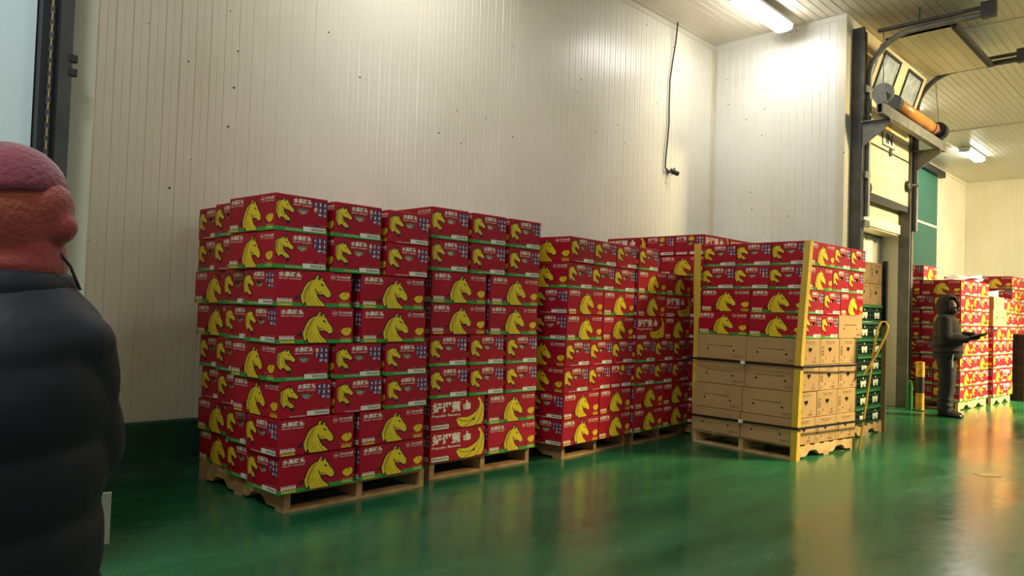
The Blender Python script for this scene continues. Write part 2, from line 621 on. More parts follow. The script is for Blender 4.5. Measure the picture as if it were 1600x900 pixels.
# curved tracks
for x in (10.38, 12.46):
    pts = []
    for z in (2.7, 3.4, 4.1, 4.55):
        pts.append((x, 3.56, z))
    for k in range(1, 9):
        a = math.pi / 2 * k / 8
        pts.append((x, 3.56 - 0.55 * (1 - math.cos(a)), 4.55 + 0.55 * math.sin(a)))
    for y in (2.8, 2.5, 2.2):
        pts.append((x, y, 5.10))
    b = MB()
    b.tube(pts, 0.038, M_STEEL if x > 11 else M_GALV, 6)
    wpart('curved_track', b)
    b = MB()
    b.box(x - 0.035, x + 0.01, 2.12, 3.45, 5.16, 5.20, M_STEEL)
    b.box(x - 0.05, x + 0.05, 2.10, 2.26, 5.05, 5.24, M_STEEL)
    b.cyl((x, 2.15, 5.24), (x, 2.15, CEIL), 0.012, M_STEEL, 6)
    b.cyl((x, 2.95, 5.18), (x, 2.95, CEIL), 0.012, M_STEEL, 6)
    wpart('top_rail', b)
# vertical sections with faint horizontal ribs
DX0, DX1 = 10.44, 12.38


def section(z0, z1, name='door_section'):
    b = MB()
    n = 3
    h = (z1 - z0) / n
    b.box(DX0, DX1, 3.61, 3.65, z0, z1, M_DOOR)
    for i in range(n):
        b.box(DX0, DX1, 3.604, 3.61, z0 + i * h + 0.006, z0 + (i + 1) * h - 0.006, M_DOOR)
    return wpart(name, b)


section(3.06, 3.73)
section(3.75, 4.40)
# tilted section with two panes
P0, P1 = Vector((0, 3.60, 4.42)), Vector((0, 3.40, 5.02))
dv = (P1 - P0)
nv = Vector((0, -dv.z, dv.y)).normalized()


def tilted(b, x0, x1, t0, t1, o0, o1, mt):
    a, c_ = P0 + dv * t0, P0 + dv * t1
    vs = []
    for o_ in (o0, o1):
        for (x, p) in ((x0, a), (x1, a), (x1, c_), (x0, c_)):
            q = p + nv * o_
            vs.append((x, q.y, q.z))
    b.add(vs, [(0, 1, 2, 3), (7, 6, 5, 4), (0, 1, 5, 4), (1, 2, 6, 5), (2, 3, 7, 6), (3, 0, 4, 7)], mt)


b = MB()
tilted(b, DX0, DX1, 0, 1, -0.04, 0, M_DOOR)
ts = wpart('door_section', b)
for (x0, x1) in ((10.56, 11.22), (11.55, 12.22)):
    b = MB()
    for (xa, xb, ta, tb) in ((x0, x1, 0.10, 0.16), (x0, x1, 0.86, 0.92), (x0, x0 + 0.035, 0.16, 0.86), (x1 - 0.035, x1, 0.16, 0.86)):
        tilted(b, xa, xb, ta, tb, 0, 0.018, M_RUBBER)
    wf = wpart('window_frame', b, ts)
    b = MB()
    tilted(b, x0 + 0.035, x1 - 0.035, 0.16, 0.86, 0.0, 0.006, M_GLASS)
    wpart('pane', b, ts)
b = MB()
for i in range(6):
    ya = 3.38 - i * 0.13
    b.box(DX0, DX1, ya - 0.124, ya, 5.045, 5.085, M_DOOR)
    b.box(DX0, DX1, ya - 0.13, ya, 5.05, 5.085, M_DOOR)
wpart('door_section', b)
wpart('top_seal', MB().box(DX0, DX1, 2.54, 2.60, 5.03, 5.10, M_RUBBER))
wpart('bottom_seal', MB().box(DX0, DX1, 3.60, 3.66, 2.97, 3.06, M_RUBBER))
for z in (3.74, 4.41):
    wpart('hinge_rod', MB().cyl((DX0, 3.598, z), (DX1, 3.598, z), 0.010, M_STEEL, 8))
    wpart('hinge', MB().box(11.36, 11.44, 3.58, 3.604, z - 0.05, z + 0.05, M_STEEL))
b = MB()
b.ball((12.17, 3.57, 3.36), 0.09, 0.04, 0.09, M_RUBBER, 12, 8)
b.cyl((12.17, 3.55, 3.37), (12.32, 3.50, 3.39), 0.028, M_RUBBER, 10)
wpart('handle', b)
b = MB()
b.ball((10.48, 3.57, 3.10), 0.05, 0.04, 0.08, M_RUBBER, 12, 8)
wpart('roller', b)
# shaft beam on two triangular brackets, with drum, spring and pulley
b = MB()
b.box(9.90, 12.74, 3.22, 3.30, 3.94, 3.955, M_GALV)
b.box(9.90, 12.74, 3.22, 3.30, 4.065, 4.08, M_GALV)
b.box(9.90, 12.74, 3.22, 3.235, 3.955, 4.065, M_GALV)
b.box(9.90, 12.74, 3.285, 3.30, 3.955, 4.065, M_GALV)
wpart('shaft_beam', b)
for x in (10.2, 12.44):
    b = MB()
    b.prism([(3.58, 3.94), (3.28, 3.94), (3.22, 3.92), (3.22, 3.88), (3.58, 3.60)], 'x', x, x + 0.03, M_GALV)
    b.box(x - 0.05, x + 0.08, 3.22, 3.58, 3.925, 3.94, M_GALV)
    wpart('beam_bracket', b)
b = MB()
b.cyl((9.98, 3.26, 4.22), (10.05, 3.26, 4.22), 0.13, M_GALV, 28)
b.cyl((10.05, 3.26, 4.22), (10.13, 3.26, 4.22), 0.06, M_STEEL, 16)
b.box(9.93, 10.0, 3.20, 3.32, 4.08, 4.22, M_GALV)
wpart('cable_pulley', b, smooth=False)
b = MB()
b.cyl((10.52, 3.26, 4.20), (12.05, 3.26, 4.20), 0.085, M_RUST, 24)
sp = wpart('winding_spring', b)
for f in sp.data.polygons:
    f.use_smooth = len(f.vertices) == 4
b = MB()
b.cyl((10.40, 3.26, 4.20), (10.52, 3.26, 4.20), 0.098, M_STEEL, 20)
wpart('spring_cone', b)
b = MB()
b.cyl((12.05, 3.26, 4.20), (12.10, 3.26, 4.20), 0.092, M_STEEL, 20)
b.cyl((12.10, 3.26, 4.20), (12.20, 3.26, 4.20), 0.09, M_REDP, 20)
wpart('spring_cone', b)
b = MB()
b.cyl((12.42, 3.26, 4.22), (12.56, 3.26, 4.22), 0.125, M_RUBBER, 28)
b.cyl((12.20, 3.26, 4.20), (12.42, 3.26, 4.20), 0.06, M_RUBBER, 14)
b.box(12.45, 12.55, 3.21, 3.31, 4.08, 4.2, M_RUBBER)
wpart('cable_drum', b)
for x in (10.02, 12.5):
    b = MB()
    b.tube([(x, 3.26, 4.34), (x + 0.1 * (1 if x < 11 else -1), 3.3, 5.1)], 0.006, M_STEEL, 5)
    wpart('lift_cable', b)
# header over the doorway and hanging strips
struct(MB().box(10.45, 12.38, 3.70, YJ - 0.001, 2.64, 2.78, M_TRIM).build('trim_8'), 'pale header box above the strip curtain')
sc = empty('strip_curtain', (11.4, 4.02, 0))
tag(sc, 'hanging clear plastic strip curtain in the dock doorway', 'curtain')
M_STRIP = mat('clear_plastic_strip', (0.74, 0.70, 0.56), 0.22, noise=0.15, nscale=3, trans=0.12)
sm_ = MB()
prof = [(-0.10, 0.010), (-0.05, 0.0), (0.05, 0.0), (0.10, 0.010), (0.10, 0.014), (0.05, 0.004), (-0.05, 0.004), (-0.10, 0.014)]
sm_.prism(prof, 'z', 0.03, 2.60, M_STRIP)
me = sm_.mesh('plastic_strip')
for i in range(11):
    link('plastic_strip', me, sc, (-0.87 + i * 0.174, 0.02 * (i % 2), 0), (0, 0, R(random.uniform(-9, 9))))
MB().box(-0.95, 0.98, -0.02, 0.05, 2.60, 2.619, M_GALV).build('hanging_rail', sc)

# green sliding door in the far bay
gd = empty('door_3', (20.0, 5.60, 0))
struct(gd, 'dark green sliding door with pale seam on the far wall')
MB().box(-1.6, 1.45, 0, 0.04, 0.05, 3.76, M_GDOOR).build('door_panel', gd)
MB().box(-1.6, 1.45, 0, 0.04, 3.82, 5.10, M_GDOOR).build('door_panel', gd)
MB().box(-1.6, 1.45, -0.005, 0.04, 3.76, 3.82, M_TRIM).build('seam_strip', gd)
MB().box(-1.8, 1.78, -0.10, 0.04, 5.12, 5.28, M_RUBBER).build('top_track', gd)

# ------------------------------------------------------------------ ceiling battens


def batten(loc, label, group):
    r = empty('ceiling_light', loc)
    tag(r, label, 'light', group)
    b = MB()
    b.prism([(-0.13, 0), (-0.13, -0.03), (-0.10, -0.05), (0.10, -0.05), (0.13, -0.03), (0.13, 0)], 'x', -0.70, 0.70, M_HOUS)
    b.build('housing', r)
    pr = [(-0.115, -0.052), (-0.11, -0.085), (-0.06, -0.105), (0.06, -0.105), (0.11, -0.085), (0.115, -0.052)]
    b = MB()
    b.prism(pr, 'x', -0.68, 0.68, M_TUBE)
    b.build('diffuser', r)
    for s in (-1, 1):
        b = MB()
        b.prism([(-0.12, -0.05), (-0.115, -0.09), (-0.065, -0.11), (0.065, -0.11), (0.115, -0.09), (0.12, -0.05)], 'x', s * 0.68, s * 0.705, M_HOUS)
        b.build('end_cap', r)
    return r


batten((8.97, 4.43, CEIL - 0.075), 'bright white tube light on the ceiling above the return wall', 'ceiling battens')
bl = bpy.data.objects['ceiling_light']
for x_ in (-0.45, 0.45):
    MB().cyl((x_, 0, 0), (x_, 0, 0.075), 0.012, M_GALV, 8).build('hanger', bl)
batten((14.8, 4.55, CEIL - 0.02), 'tube light glimpsed behind the cable drum of the dock door', 'ceiling battens')
batten((20.0, 4.50, CEIL - 0.02), 'small bright tube light on the ceiling of the far bay', 'ceiling battens')
batten((4.0, 4.55, CEIL - 0.02), 'tube light above the nearest stacks, out of frame', 'ceiling battens')
batten((-1.4, 4.55, CEIL - 0.02), 'tube light above the left bay, out of frame', 'ceiling battens')

for x_ in (-1.8, 3.6, 9.0, 19.0):  # unseen aisle row, added to brighten the stack fronts and the far bay
    batten((x_, -0.9, CEIL - 0.02), 'added brightening tube light over the aisle at %s, out of frame' % {-1.8: 'left', 3.6: 'middle', 9.0: 'right', 19.0: 'far right'}[x_], 'ceiling battens')

# ------------------------------------------------------------------ wall camera and its cable
k = empty('security_camera', (8.80, YW, 3.27))
k.scale = (0.6, 0.6, 0.6)
tag(k, 'small black security camera on the cream back wall', 'camera')
MB().box(-0.05, 0.05, -0.02, -0.001, -0.03, 0.07, M_GALV).build('mount_plate', k)
b = MB()
b.tube([(0, -0.02, 0.02), (0, -0.07, 0.03), (0.02, -0.12, 0.0)], 0.016, M_GALV, 8)
b.build('arm', k)
b = MB()
b.cyl((-0.04, -0.10, 0.03), (0.10, -0.22, -0.04), 0.055, M_RUBBER, 18)
b.cyl((0.10, -0.22, -0.04), (0.115, -0.233, -0.047), 0.045, M_INK, 18)
b.build('body', k)
b = MB()
b.tube([(0.02, -0.13, 0.03), (0.06, -0.15, 0.10), (0.13, -0.12, 0.10), (0.16, -0.08, 0.02), (0.10, -0.05, -0.05)], 0.010, M_RUBBER, 6)
b.build('cable_loop', k)
b = MB()
b.tube([(8.86, 5.60, CEIL), (8.85, 5.62, 5.1), (8.82, 5.64, 4.85), (8.76, 5.64, 4.55), (8.755, 5.64, 4.2), (8.765, 5.64, 3.95), (8.74, 5.64, 3.7), (8.71, 5.64, 3.48), (8.70, 5.64, 3.32), (8.74, 5.60, 3.25), (8.80, 5.58, 3.27)], 0.011, M_RUBBER, 6)
tag(b.build('cable'), 'thin black cable hanging from ceiling to wall camera', 'cable')

# ------------------------------------------------------------------ lettering and print helpers
_txt = {}


def text2d(s, bold=0.0):
    key = (s, bold)
    if key in _txt:
        return _txt[key]
    cu = bpy.data.curves.new('t', 'FONT')
    cu.body = s
    cu.size = 1
    cu.resolution_u = 2
    cu.offset = bold
    o = bpy.data.objects.new('t', cu)
    C.objects.link(o)
    dg = bpy.context.evaluated_depsgraph_get()
    me_ = bpy.data.meshes.new_from_object(o.evaluated_get(dg))
    vs = [(v.co.x, v.co.y) for v in me_.vertices]
    fs = [tuple(p.vertices) for p in me_.polygons]
    bpy.data.objects.remove(o)
    bpy.data.curves.remove(cu)
    bpy.data.meshes.remove(me_)
    x0, x1 = min(v[0] for v in vs), max(v[0] for v in vs)
    y0, y1 = min(v[1] for v in vs), max(v[1] for v in vs)
    vs = [((v[0] - x0) / (x1 - x0), (v[1] - y0) / (y1 - y0)) for v in vs]
    _txt[key] = (vs, fs)
    return _txt[key]


class Print:
    """flat print on a face W x H; u to the right, v downwards from the top, both 0..1"""

    def __init__(s, W, H):
        s.W, s.H, s.items = W, H, []

    def q(s, u, v):
        return ((u - 0.5) * s.W, (1 - v) * s.H)

    def text(s, t, u0, u1, v0, v1, mt, layer=2, bold=0.02):
        vs, fs = text2d(t, bold)
        pts = [s.q(u0 + a * (u1 - u0), v1 - b * (v1 - v0)) for a, b in vs]
        s.items.append((pts, fs, mt, layer))

    def poly(s, pts, mt, layer=1):
        pts = [s.q(*p) for p in pts]
        tri = tessellate_polygon([[Vector((a, b, 0)) for a, b in pts]])
        s.items.append((pts, [tuple(t_) for t_ in tri], mt, layer))

    def rect(s, u0, u1, v0, v1, mt, layer=0):
        s.poly([(u0, v0), (u1, v0), (u1, v1), (u0, v1)], mt, layer)

    def disc(s, u, v, r, mt, layer=1, n=14):
        s.poly([(u + r * math.cos(2 * math.pi * i / n) / s.W, v + r * math.sin(2 * math.pi * i / n) / s.H) for i in range(n)], mt, layer)

    def stroke(s, pts, w, mt, layer=3, closed=False, hmin=0.002):
        P = [Vector(s.q(*p)) for p in pts]
        n = len(P)
        for i in range(n if closed else n - 1):
            a, b = P[i], P[(i + 1) % n]
            d = b - a
            if d.length < 1e-6:
                continue
            d.normalize()
            nrm = Vector((-d.y, d.x)) * w / 2
            e = d * w * 0.35
            vs = [a - e - nrm, b + e - nrm, b + e + nrm, a - e + nrm]
            vs = [(min(max(v.x, -s.W / 2 + 0.002), s.W / 2 - 0.002), min(max(v.y, hmin), s.H - 0.002)) for v in vs]
            s.items.append((vs, [(0, 1, 2, 3)], mt, layer))

    def emit(s, mb_, frame, off=0.0005, step=0.0004):
        """frame(x, y, d) -> 3d point"""
        for pts, fs, mt, layer in s.items:
            mb_.add([frame(x, y, off + layer * step) for x, y in pts], fs, mt)


def pxm(pts, x0, y0, w, h, sh=0.0):
    out = []
    for a, b in pts:
        u = (a - x0) / w
        out.append((u, (b - y0 + sh * u) / h))
    return out


HORSE_S = [(475, 500), (530, 470), (555, 400), (590, 320), (640, 250), (700, 205), (765, 178), (785, 180), (803, 135), (855, 78), (874, 125), (868, 172), (885, 185), (908, 150), (932, 122), (957, 162), (950, 192), (990, 220), (1030, 290), (1080, 345), (1120, 398), (1140, 440), (1132, 490), (1095, 520), (1040, 520), (1010, 490), (960, 462), (920, 467), (880, 472), (848, 455), (866, 505), (905, 560), (955, 600), (1005, 642), (1030, 702), (652, 702), (640, 680), (612, 612), (575, 682), (545, 620), (525, 560), (520, 502), (490, 514)]
HORSE_E = [(45, 270), (70, 230), (110, 202), (150, 190), (176, 182), (196, 158), (230, 128), (238, 170), (232, 198), (248, 188), (266, 166), (286, 152), (298, 195), (312, 225), (342, 270), (386, 320), (420, 350), (433, 385), (415, 425), (372, 436), (336, 408), (300, 392), (255, 396), (216, 388), (212, 412), (242, 468), (292, 508), (336, 550), (351, 592), (342, 618), (268, 625), (238, 592), (200, 562), (152, 555), (141, 615), (100, 570), (65, 510), (45, 450)]


def horse_side(p):
    S = lambda a: pxm(a, 25, 25, 1545, 680)
    o = S(HORSE_S)
    o = [(u, min(v, 0.985)) for u, v in o]
    p.poly(o, M_YEL, 2)
    p.stroke(o, 0.0065, M_INK, 4, closed=True)
    p.poly(S([(590, 600), (572, 500), (592, 420), (640, 320), (700, 240), (765, 200), (738, 262), (690, 335), (652, 420), (622, 500), (628, 560), (606, 600)]), M_YEL2, 3)
    p.poly(S([(815, 375), (842, 440), (900, 452), (960, 405), (905, 412), (850, 398)]), M_YEL2, 3)
    p.poly(S([(820, 185), (850, 110), (858, 152), (840, 195)]), M_YEL2, 3)
    for l in ([(705, 330), (690, 420), (692, 510), (720, 600), (770, 690)], [(745, 500), (765, 580), (810, 650), (860, 700)], [(830, 540), (880, 610), (950, 690)], [(650, 480), (655, 560), (690, 660)]):
        p.stroke(S(l), 0.0045, M_YEL2, 3)
    p.stroke(S([(812, 355), (818, 410), (848, 455), (905, 472)]), 0.005, M_INK, 4)
    p.poly(S([(910, 262), (948, 264), (985, 306), (945, 300), (920, 285)]), M_INK, 4)
    p.disc(*S([(1112, 437)])[0], 0.003, M_INK, 4)
    p.poly(S([(410, 540), (440, 515), (480, 515), (478, 550), (440, 575), (415, 565)]), M_INK, 3)


def horse_end(p):
    S = lambda a: pxm(a, 35, 50, 1130, 790)
    o = S(HORSE_E)
    p.poly(o, M_YEL, 2)
    p.stroke(o, 0.006, M_INK, 4, closed=True)
    p.poly(S([(62, 290), (100, 232), (152, 206), (122, 270), (106, 350), (110, 450), (124, 545), (84, 490), (62, 400)]), M_YEL2, 3)
    p.poly(S([(200, 350), (225, 382), (258, 385), (300, 358), (250, 360)]), M_YEL2, 3)
    p.poly(S([(190, 200), (222, 150), (228, 190)]), M_YEL2, 3)
    for l in ([(165, 300), (150, 380), (165, 460), (205, 540)], [(190, 440), (240, 520), (300, 590)]):
        p.stroke(S(l), 0.005, M_YEL2, 3)
    p.stroke(S([(196, 335), (205, 375), (240, 398)]), 0.0045, M_INK, 4)
    p.poly(S([(258, 262), (282, 262), (312, 288), (278, 286)]), M_INK, 4)
    p.poly(S([(260, 625), (285, 602), (330, 606), (346, 628), (334, 666), (300, 692), (270, 668)]), M_INK, 5)


def numbers(p):
    rows = [('4', 0.715, 0.10), ('5', 0.808, 0.10), ('6', 0.900, 0.10), ('7', 0.715, 0.255), ('8', 0.808, 0.255), ('9', 0.900, 0.255), ('FP', 0.808, 0.405), ('CL', 0.900, 0.405)]
    for t_, u, v in rows:
        h = 0.14 if len(t_) == 1 else 0.11
        p.rect(u, u + 0.078, v, v + h, M_NAVY, 1)
        p.text(t_, u + (0.022 if len(t_) == 1 else 0.008), u + (0.058 if len(t_) == 1 else 0.070), v + 0.02, v + h - 0.02, M_WHT, 2, 0.03)


def end_print(W, H, green, pop=False):
    p = Print(W, H)
    if pop:
        p.text('好评蕉', 0.05, 0.40, 0.07, 0.26, M_WHT, 2, 0.03)
        p.text('Popular Banana', 0.05, 0.40, 0.29, 0.34, M_WHT, 2, 0.01)
        p.poly([(0.46, 0.18), (0.50, 0.10), (0.57, 0.07), (0.64, 0.11), (0.66, 0.20), (0.62, 0.28), (0.54, 0.29), (0.48, 0.25)], M_YEL, 2)
        p.stroke([(0.46, 0.18), (0.54, 0.20), (0.65, 0.15)], 0.003, M_INK, 3)
        p.rect(0.05, 0.42, 0.84, 0.95, M_WHT, 1)
        p.text('BANANA', 0.07, 0.40, 0.865, 0.925, M_INK, 2, 0.01)
    else:
        horse_end(p)
        p.text('水果码头', 0.33, 0.68, 0.075, 0.215, M_WHT, 2, 0.035)
        p.text('FRUIT WHARF', 0.335, 0.675, 0.240, 0.275, M_WHT, 2, 0.02)
        if green:
            p.rect(0.0, 1.0, 0.885, 0.995, M_GRN, 0)
            p.text('PRODUCED IN PHILIPPINES', 0.20, 0.50, 0.915, 0.955, M_WHT, 1, 0.01)
        else:
            p.text('PRODUCED IN PHILIPPINES', 0.20, 0.50, 0.93, 0.97, M_WHT, 1, 0.01)
    numbers(p)
    p.text('CLUSTER TYPE', 0.60, 0.74, 0.765, 0.795, M_PINK, 1, 0.0)
    p.text('NET WEIGHT', 0.85, 0.97, 0.765, 0.795, M_PINK, 1, 0.0)
    return p


def side_print(L, H, green, pop=False):
    p = Print(L, H)
    if pop:
        S = lambda a: pxm(a, 60, 125, 1285, 705, 95)
        p.text('好评蕉', 0.03, 0.54, 0.11, 0.46, M_WHT, 2, 0.035)
        p.text('Popular Banana', 0.03, 0.54, 0.50, 0.60, M_WHT, 2, 0.02)
        p.text('TM', 0.56, 0.585, 0.06, 0.085, M_WHT, 2, 0.0)
        p.poly([(0.625, 0.22), (0.64, 0.17), (0.645, 0.09), (0.665, 0.11), (0.672, 0.20), (0.72, 0.20), (0.725, 0.38), (0.69, 0.41), (0.632, 0.41)], M_WHT, 2)
        p.poly([(0.585, 0.23), (0.612, 0.23), (0.620, 0.41), (0.595, 0.41)], M_WHT, 2)
        o = S([(1205, 50), (1150, 100), (1215, 180), (1205, 290), (1130, 400), (1040, 470), (930, 520), (800, 530), (690, 530), (655, 590), (680, 660), (730, 730), (800, 760), (850, 765), (1080, 735), (1110, 720), (1270, 690), (1310, 600), (1335, 500), (1345, 260), (1270, 165), (1225, 75)])
        o = [(min(u, 0.985), min(max(v, 0.02), 0.985)) for u, v in o]
        p.poly(o, M_YEL, 2)
        p.stroke(o, 0.003, M_INK, 3, closed=True)
        for l in ([(1205, 290), (1150, 470), (1090, 550)], [(690, 555), (780, 610), (900, 625), (1050, 580)], [(1060, 590), (940, 690), (820, 755)], [(1285, 280), (1250, 480), (1190, 620), (1110, 715)]):
            p.stroke(S(l), 0.0045, M_INK, 3)
        p.disc(*S([(1075, 570)])[0], 0.011, M_INK, 4)
        p.rect(0.03, 0.33, 0.83, 0.97, M_WHT, 1)
        p.text('BANANA', 0.045, 0.315, 0.855, 0.935, M_INK, 2, 0.015)
        return p
    horse_side(p)
    p.text('水果码头', 0.04, 0.325, 0.065, 0.205, M_WHT, 2, 0.035)
    p.text('FRUIT WHARF', 0.045, 0.32, 0.230, 0.265, M_WHT, 2, 0.02)
    if green:
        p.rect(0.0, 1.0, 0.885, 0.995, M_GRN, 0)
    p.text('BANANA', 0.035, 0.225, 0.775, 0.895, M_WHT, 2, 0.05)
    p.poly([(0.04, 0.945), (0.05, 0.92), (0.215, 0.92), (0.225, 0.945), (0.215, 0.972), (0.05, 0.972)], M_YEL, 2)
    p.text('FRUIT WHARF', 0.07, 0.20, 0.933, 0.958, M_PINK, 3, 0.0)
    # round badge and slogan
    for k_ in range(16):
        a0, a1 = 2 * math.pi * k_ / 16, 2 * math.pi * (k_ + 1) / 16
        p.stroke([(0.735 + 0.030 * math.cos(a0), 0.15 + 0.072 * math.sin(a0)), (0.735 + 0.030 * math.cos(a1), 0.15 + 0.072 * math.sin(a1))], 0.002, M_WHT, 2)
    p.rect(0.713, 0.757, 0.135, 0.165, M_WHT, 2)
    p.text('超10000家', 0.785, 0.975, 0.085, 0.165, M_WHT, 2, 0.02)
    p.text('水果店的共同选择', 0.785, 0.975, 0.185, 0.220, M_WHT, 2, 0.01)
    # bunch of bananas
    p.poly([(0.825, 0.66), (0.85, 0.59), (0.89, 0.555), (0.94, 0.55), (0.968, 0.58), (0.972, 0.65), (0.955, 0.73), (0.92, 0.78), (0.88, 0.775), (0.85, 0.73)], M_YEL, 2)
    for u_ in (0.86, 0.888, 0.916, 0.944):
        p.stroke([(0.915, 0.60), (u_, 0.66), (u_ - 0.005, 0.74)], 0.0018, M_YEL2, 3)
    p.poly([(0.90, 0.555), (0.93, 0.555), (0.925, 0.60), (0.905, 0.60)], M_YEL2, 3)
    c2 = M_LIME if green else M_YEL
    p.text('PRODUCED IN', 0.83, 0.97, 0.835, 0.865, c2, 2, 0.01)
    p.text('PHILIPPINES', 0.83, 0.97, 0.880, 0.965, c2, 2, 0.04)
    return p


# ------------------------------------------------------------------ cartons
W_, L_, H_ = 0.375, 0.5625, 0.231
BW, BL, BH = W_ - 0.005, L_ - 0.005, H_ - 0.003


def circ(u, v, r, W, H, n=12):
    return [((u - 0.5) * W + r * math.cos(2 * math.pi * i / n), (1 - v) * H + r * math.sin(2 * math.pi * i / n)) for i in range(n)]


def hand_hole(W, H, heart=False):
    if heart:
        pts = [(0.41, 0.36), (0.46, 0.33), (0.50, 0.37), (0.54, 0.33), (0.59, 0.36), (0.59, 0.43), (0.50, 0.54), (0.41, 0.43)]
    else:
        pts = [(0.405, 0.36), (0.43, 0.335), (0.60, 0.335), (0.625, 0.36), (0.60, 0.44), (0.53, 0.50), (0.50, 0.50), (0.43, 0.44)]
    return [((u - 0.5) * W, (1 - v) * H) for u, v in pts]


def carton_mesh(name, L, W, H, body, endp, sidep, end_holes, side_holes):
    """long axis x; ends on +-x, sides on +-y; origin at the bottom centre; thin board shell with real holes"""
    b = MB()
    a, d, c_ = L / 2, W / 2, 0.004
    frames = [
        (lambda x, y, o: (-a - o, -x, y), W, end_holes, endp),
        (lambda x, y, o: (a + o, x, y), W, end_holes, endp),
        (lambda x, y, o: (x, -d - o, y), L, side_holes, sidep),
        (lambda x, y, o: (-x, d + o, y), L, side_holes, sidep)]
    for fr, wid, holes, prn in frames:
        outer = [(-wid / 2 + c_, c_), (wid / 2 - c_, c_), (wid / 2 - c_, H - c_), (-wid / 2 + c_, H - c_)]
        loops = [outer] + holes
        flat = [p for l in loops for p in l]
        tri = tessellate_polygon([[Vector((x, y, 0)) for x, y in l] for l in loops])
        b.add([fr(x, y, 0) for x, y in flat], [tuple(t_) for t_ in tri], body)
        for h in holes:      # board thickness inside each hole
            n = len(h)
            vs = [fr(x, y, 0) for x, y in h] + [fr(x, y, -0.006) for x, y in h]
            b.add(vs, [(i, (i + 1) % n, n + (i + 1) % n, n + i) for i in range(n)], M_KRAFT)
        if prn:
            prn.emit(b, fr)
    # top, bottom, chamfers
    xa, ya, za, zb = a - c_, d - c_, c_, H - c_
    for z in (0, H):
        b.add([(-xa, -ya, z), (xa, -ya, z), (xa, ya, z), (-xa, ya, z)], [(0, 1, 2, 3)], body)
    for sx in (-1, 1):
        for sy in (-1, 1):
            b.add([(sx * a, sy * ya, za), (sx * xa, sy * d, za), (sx * xa, sy * d, zb), (sx * a, sy * ya, zb)], [(0, 1, 2, 3)], body)
    for z, zz in ((0, za), (H, zb)):
        for sx in (-1, 1):
            b.add([(sx * a, -ya, zz), (sx * a, ya, zz), (sx * xa, ya, z), (sx * xa, -ya, z)], [(0, 1, 2, 3)], body)
        for sy in (-1, 1):
            b.add([(-xa, sy * d, zz), (xa, sy * d, zz), (xa, sy * ya, z), (-xa, sy * ya, z)], [(0, 1, 2, 3)], body)
            for sx in (-1, 1):
                b.add([(sx * a, sy * ya, zz), (sx * xa, sy * d, zz), (sx * xa, sy * ya, z)], [(0, 1, 2)], body)
    return b.mesh(name, fix=False)


def holes_end(W, H):
    return [hand_hole(W, H), circ(0.79, 0.775, 0.0085, W, H)]


def holes_side(W, H):
    return [circ(0.79, 0.775, 0.009, W, H)]


def holes_pop(W, H):
    return [circ(0.25, 0.775, 0.009, W, H)]


CARTON = {
    'G': carton_mesh('banana_carton_green_band', BL, BW, BH, M_RED, end_print(BW, BH, True), side_print(BL, BH, True), holes_end(BW, BH), holes_side(BL, BH)),
    'N': carton_mesh('banana_carton_plain', BL, BW, BH, M_RED, end_print(BW, BH, False), side_print(BL, BH, False), holes_end(BW, BH), holes_side(BL, BH)),
    'P': carton_mesh('banana_carton_thumb', BL, BW, BH, M_RED, end_print(BW, BH, False, True), side_print(BL, BH, False, True), holes_end(BW, BH), holes_pop(BL, BH)),
}
# liner bag inside every carton (seen through the holes)
b = MB()
for x0, x1, ins, zi in ((-BL / 2 + 0.016, BL / 2 - 0.016, 0.020, 0.02), (-BL / 2 + 0.022, BL / 2 - 0.022, 0.012, 0.008)):
    b.box(x0, x1, -BW / 2 + ins, BW / 2 - ins, zi, BH - zi, M_BAG)
BAG = b.mesh('liner_bag', True)
# shipping label and round sticker on the -x end
b = MB()
pl = Print(BW, BH)
pl.rect(0.525, 0.965, 0.825, 0.955, M_LABEL, 0)
rng = random.Random(3)
u_ = 0.68
while u_ < 0.94:
    w_ = rng.uniform(0.008, 0.014)
    pl.rect(u_, u_ + w_, 0.85 + rng.choice((0, 0.015)), 0.925, M_INK if rng.random() < 0.7 else M_KRAFTP, 1)
    u_ += w_ + rng.uniform(0.007, 0.012)
pl.emit(b, lambda x, y, o: (-BL / 2 - o - 0.0026, -x, y))
LABELM = b.mesh('shipping_label', fix=False)
STK = []
for (u, v) in ((0.754, 0.17), (0.847, 0.17), (0.939, 0.17), (0.754, 0.325), (0.847, 0.325), (0.939, 0.325)):
    b = MB()
    pl = Print(BW, BH)
    pl.poly([(u - 0.034, v - 0.04), (u, v - 0.075), (u + 0.034, v - 0.04), (u + 0.030, v + 0.07), (u - 0.030, v + 0.07)], M_ORANGE, 0)
    pl.disc(u, v - 0.005, 0.009, M_WHT, 1, 10)
    pl.disc(u, v - 0.002, 0.004, M_RED, 2, 8)
    pl.emit(b, lambda x, y, o: (-BL / 2 - o - 0.0026, -x, y))
    STK.append(b.mesh('size_sticker', fix=False))

# kraft cartons
KW, KL, KH = 0.388, 0.56, 0.248


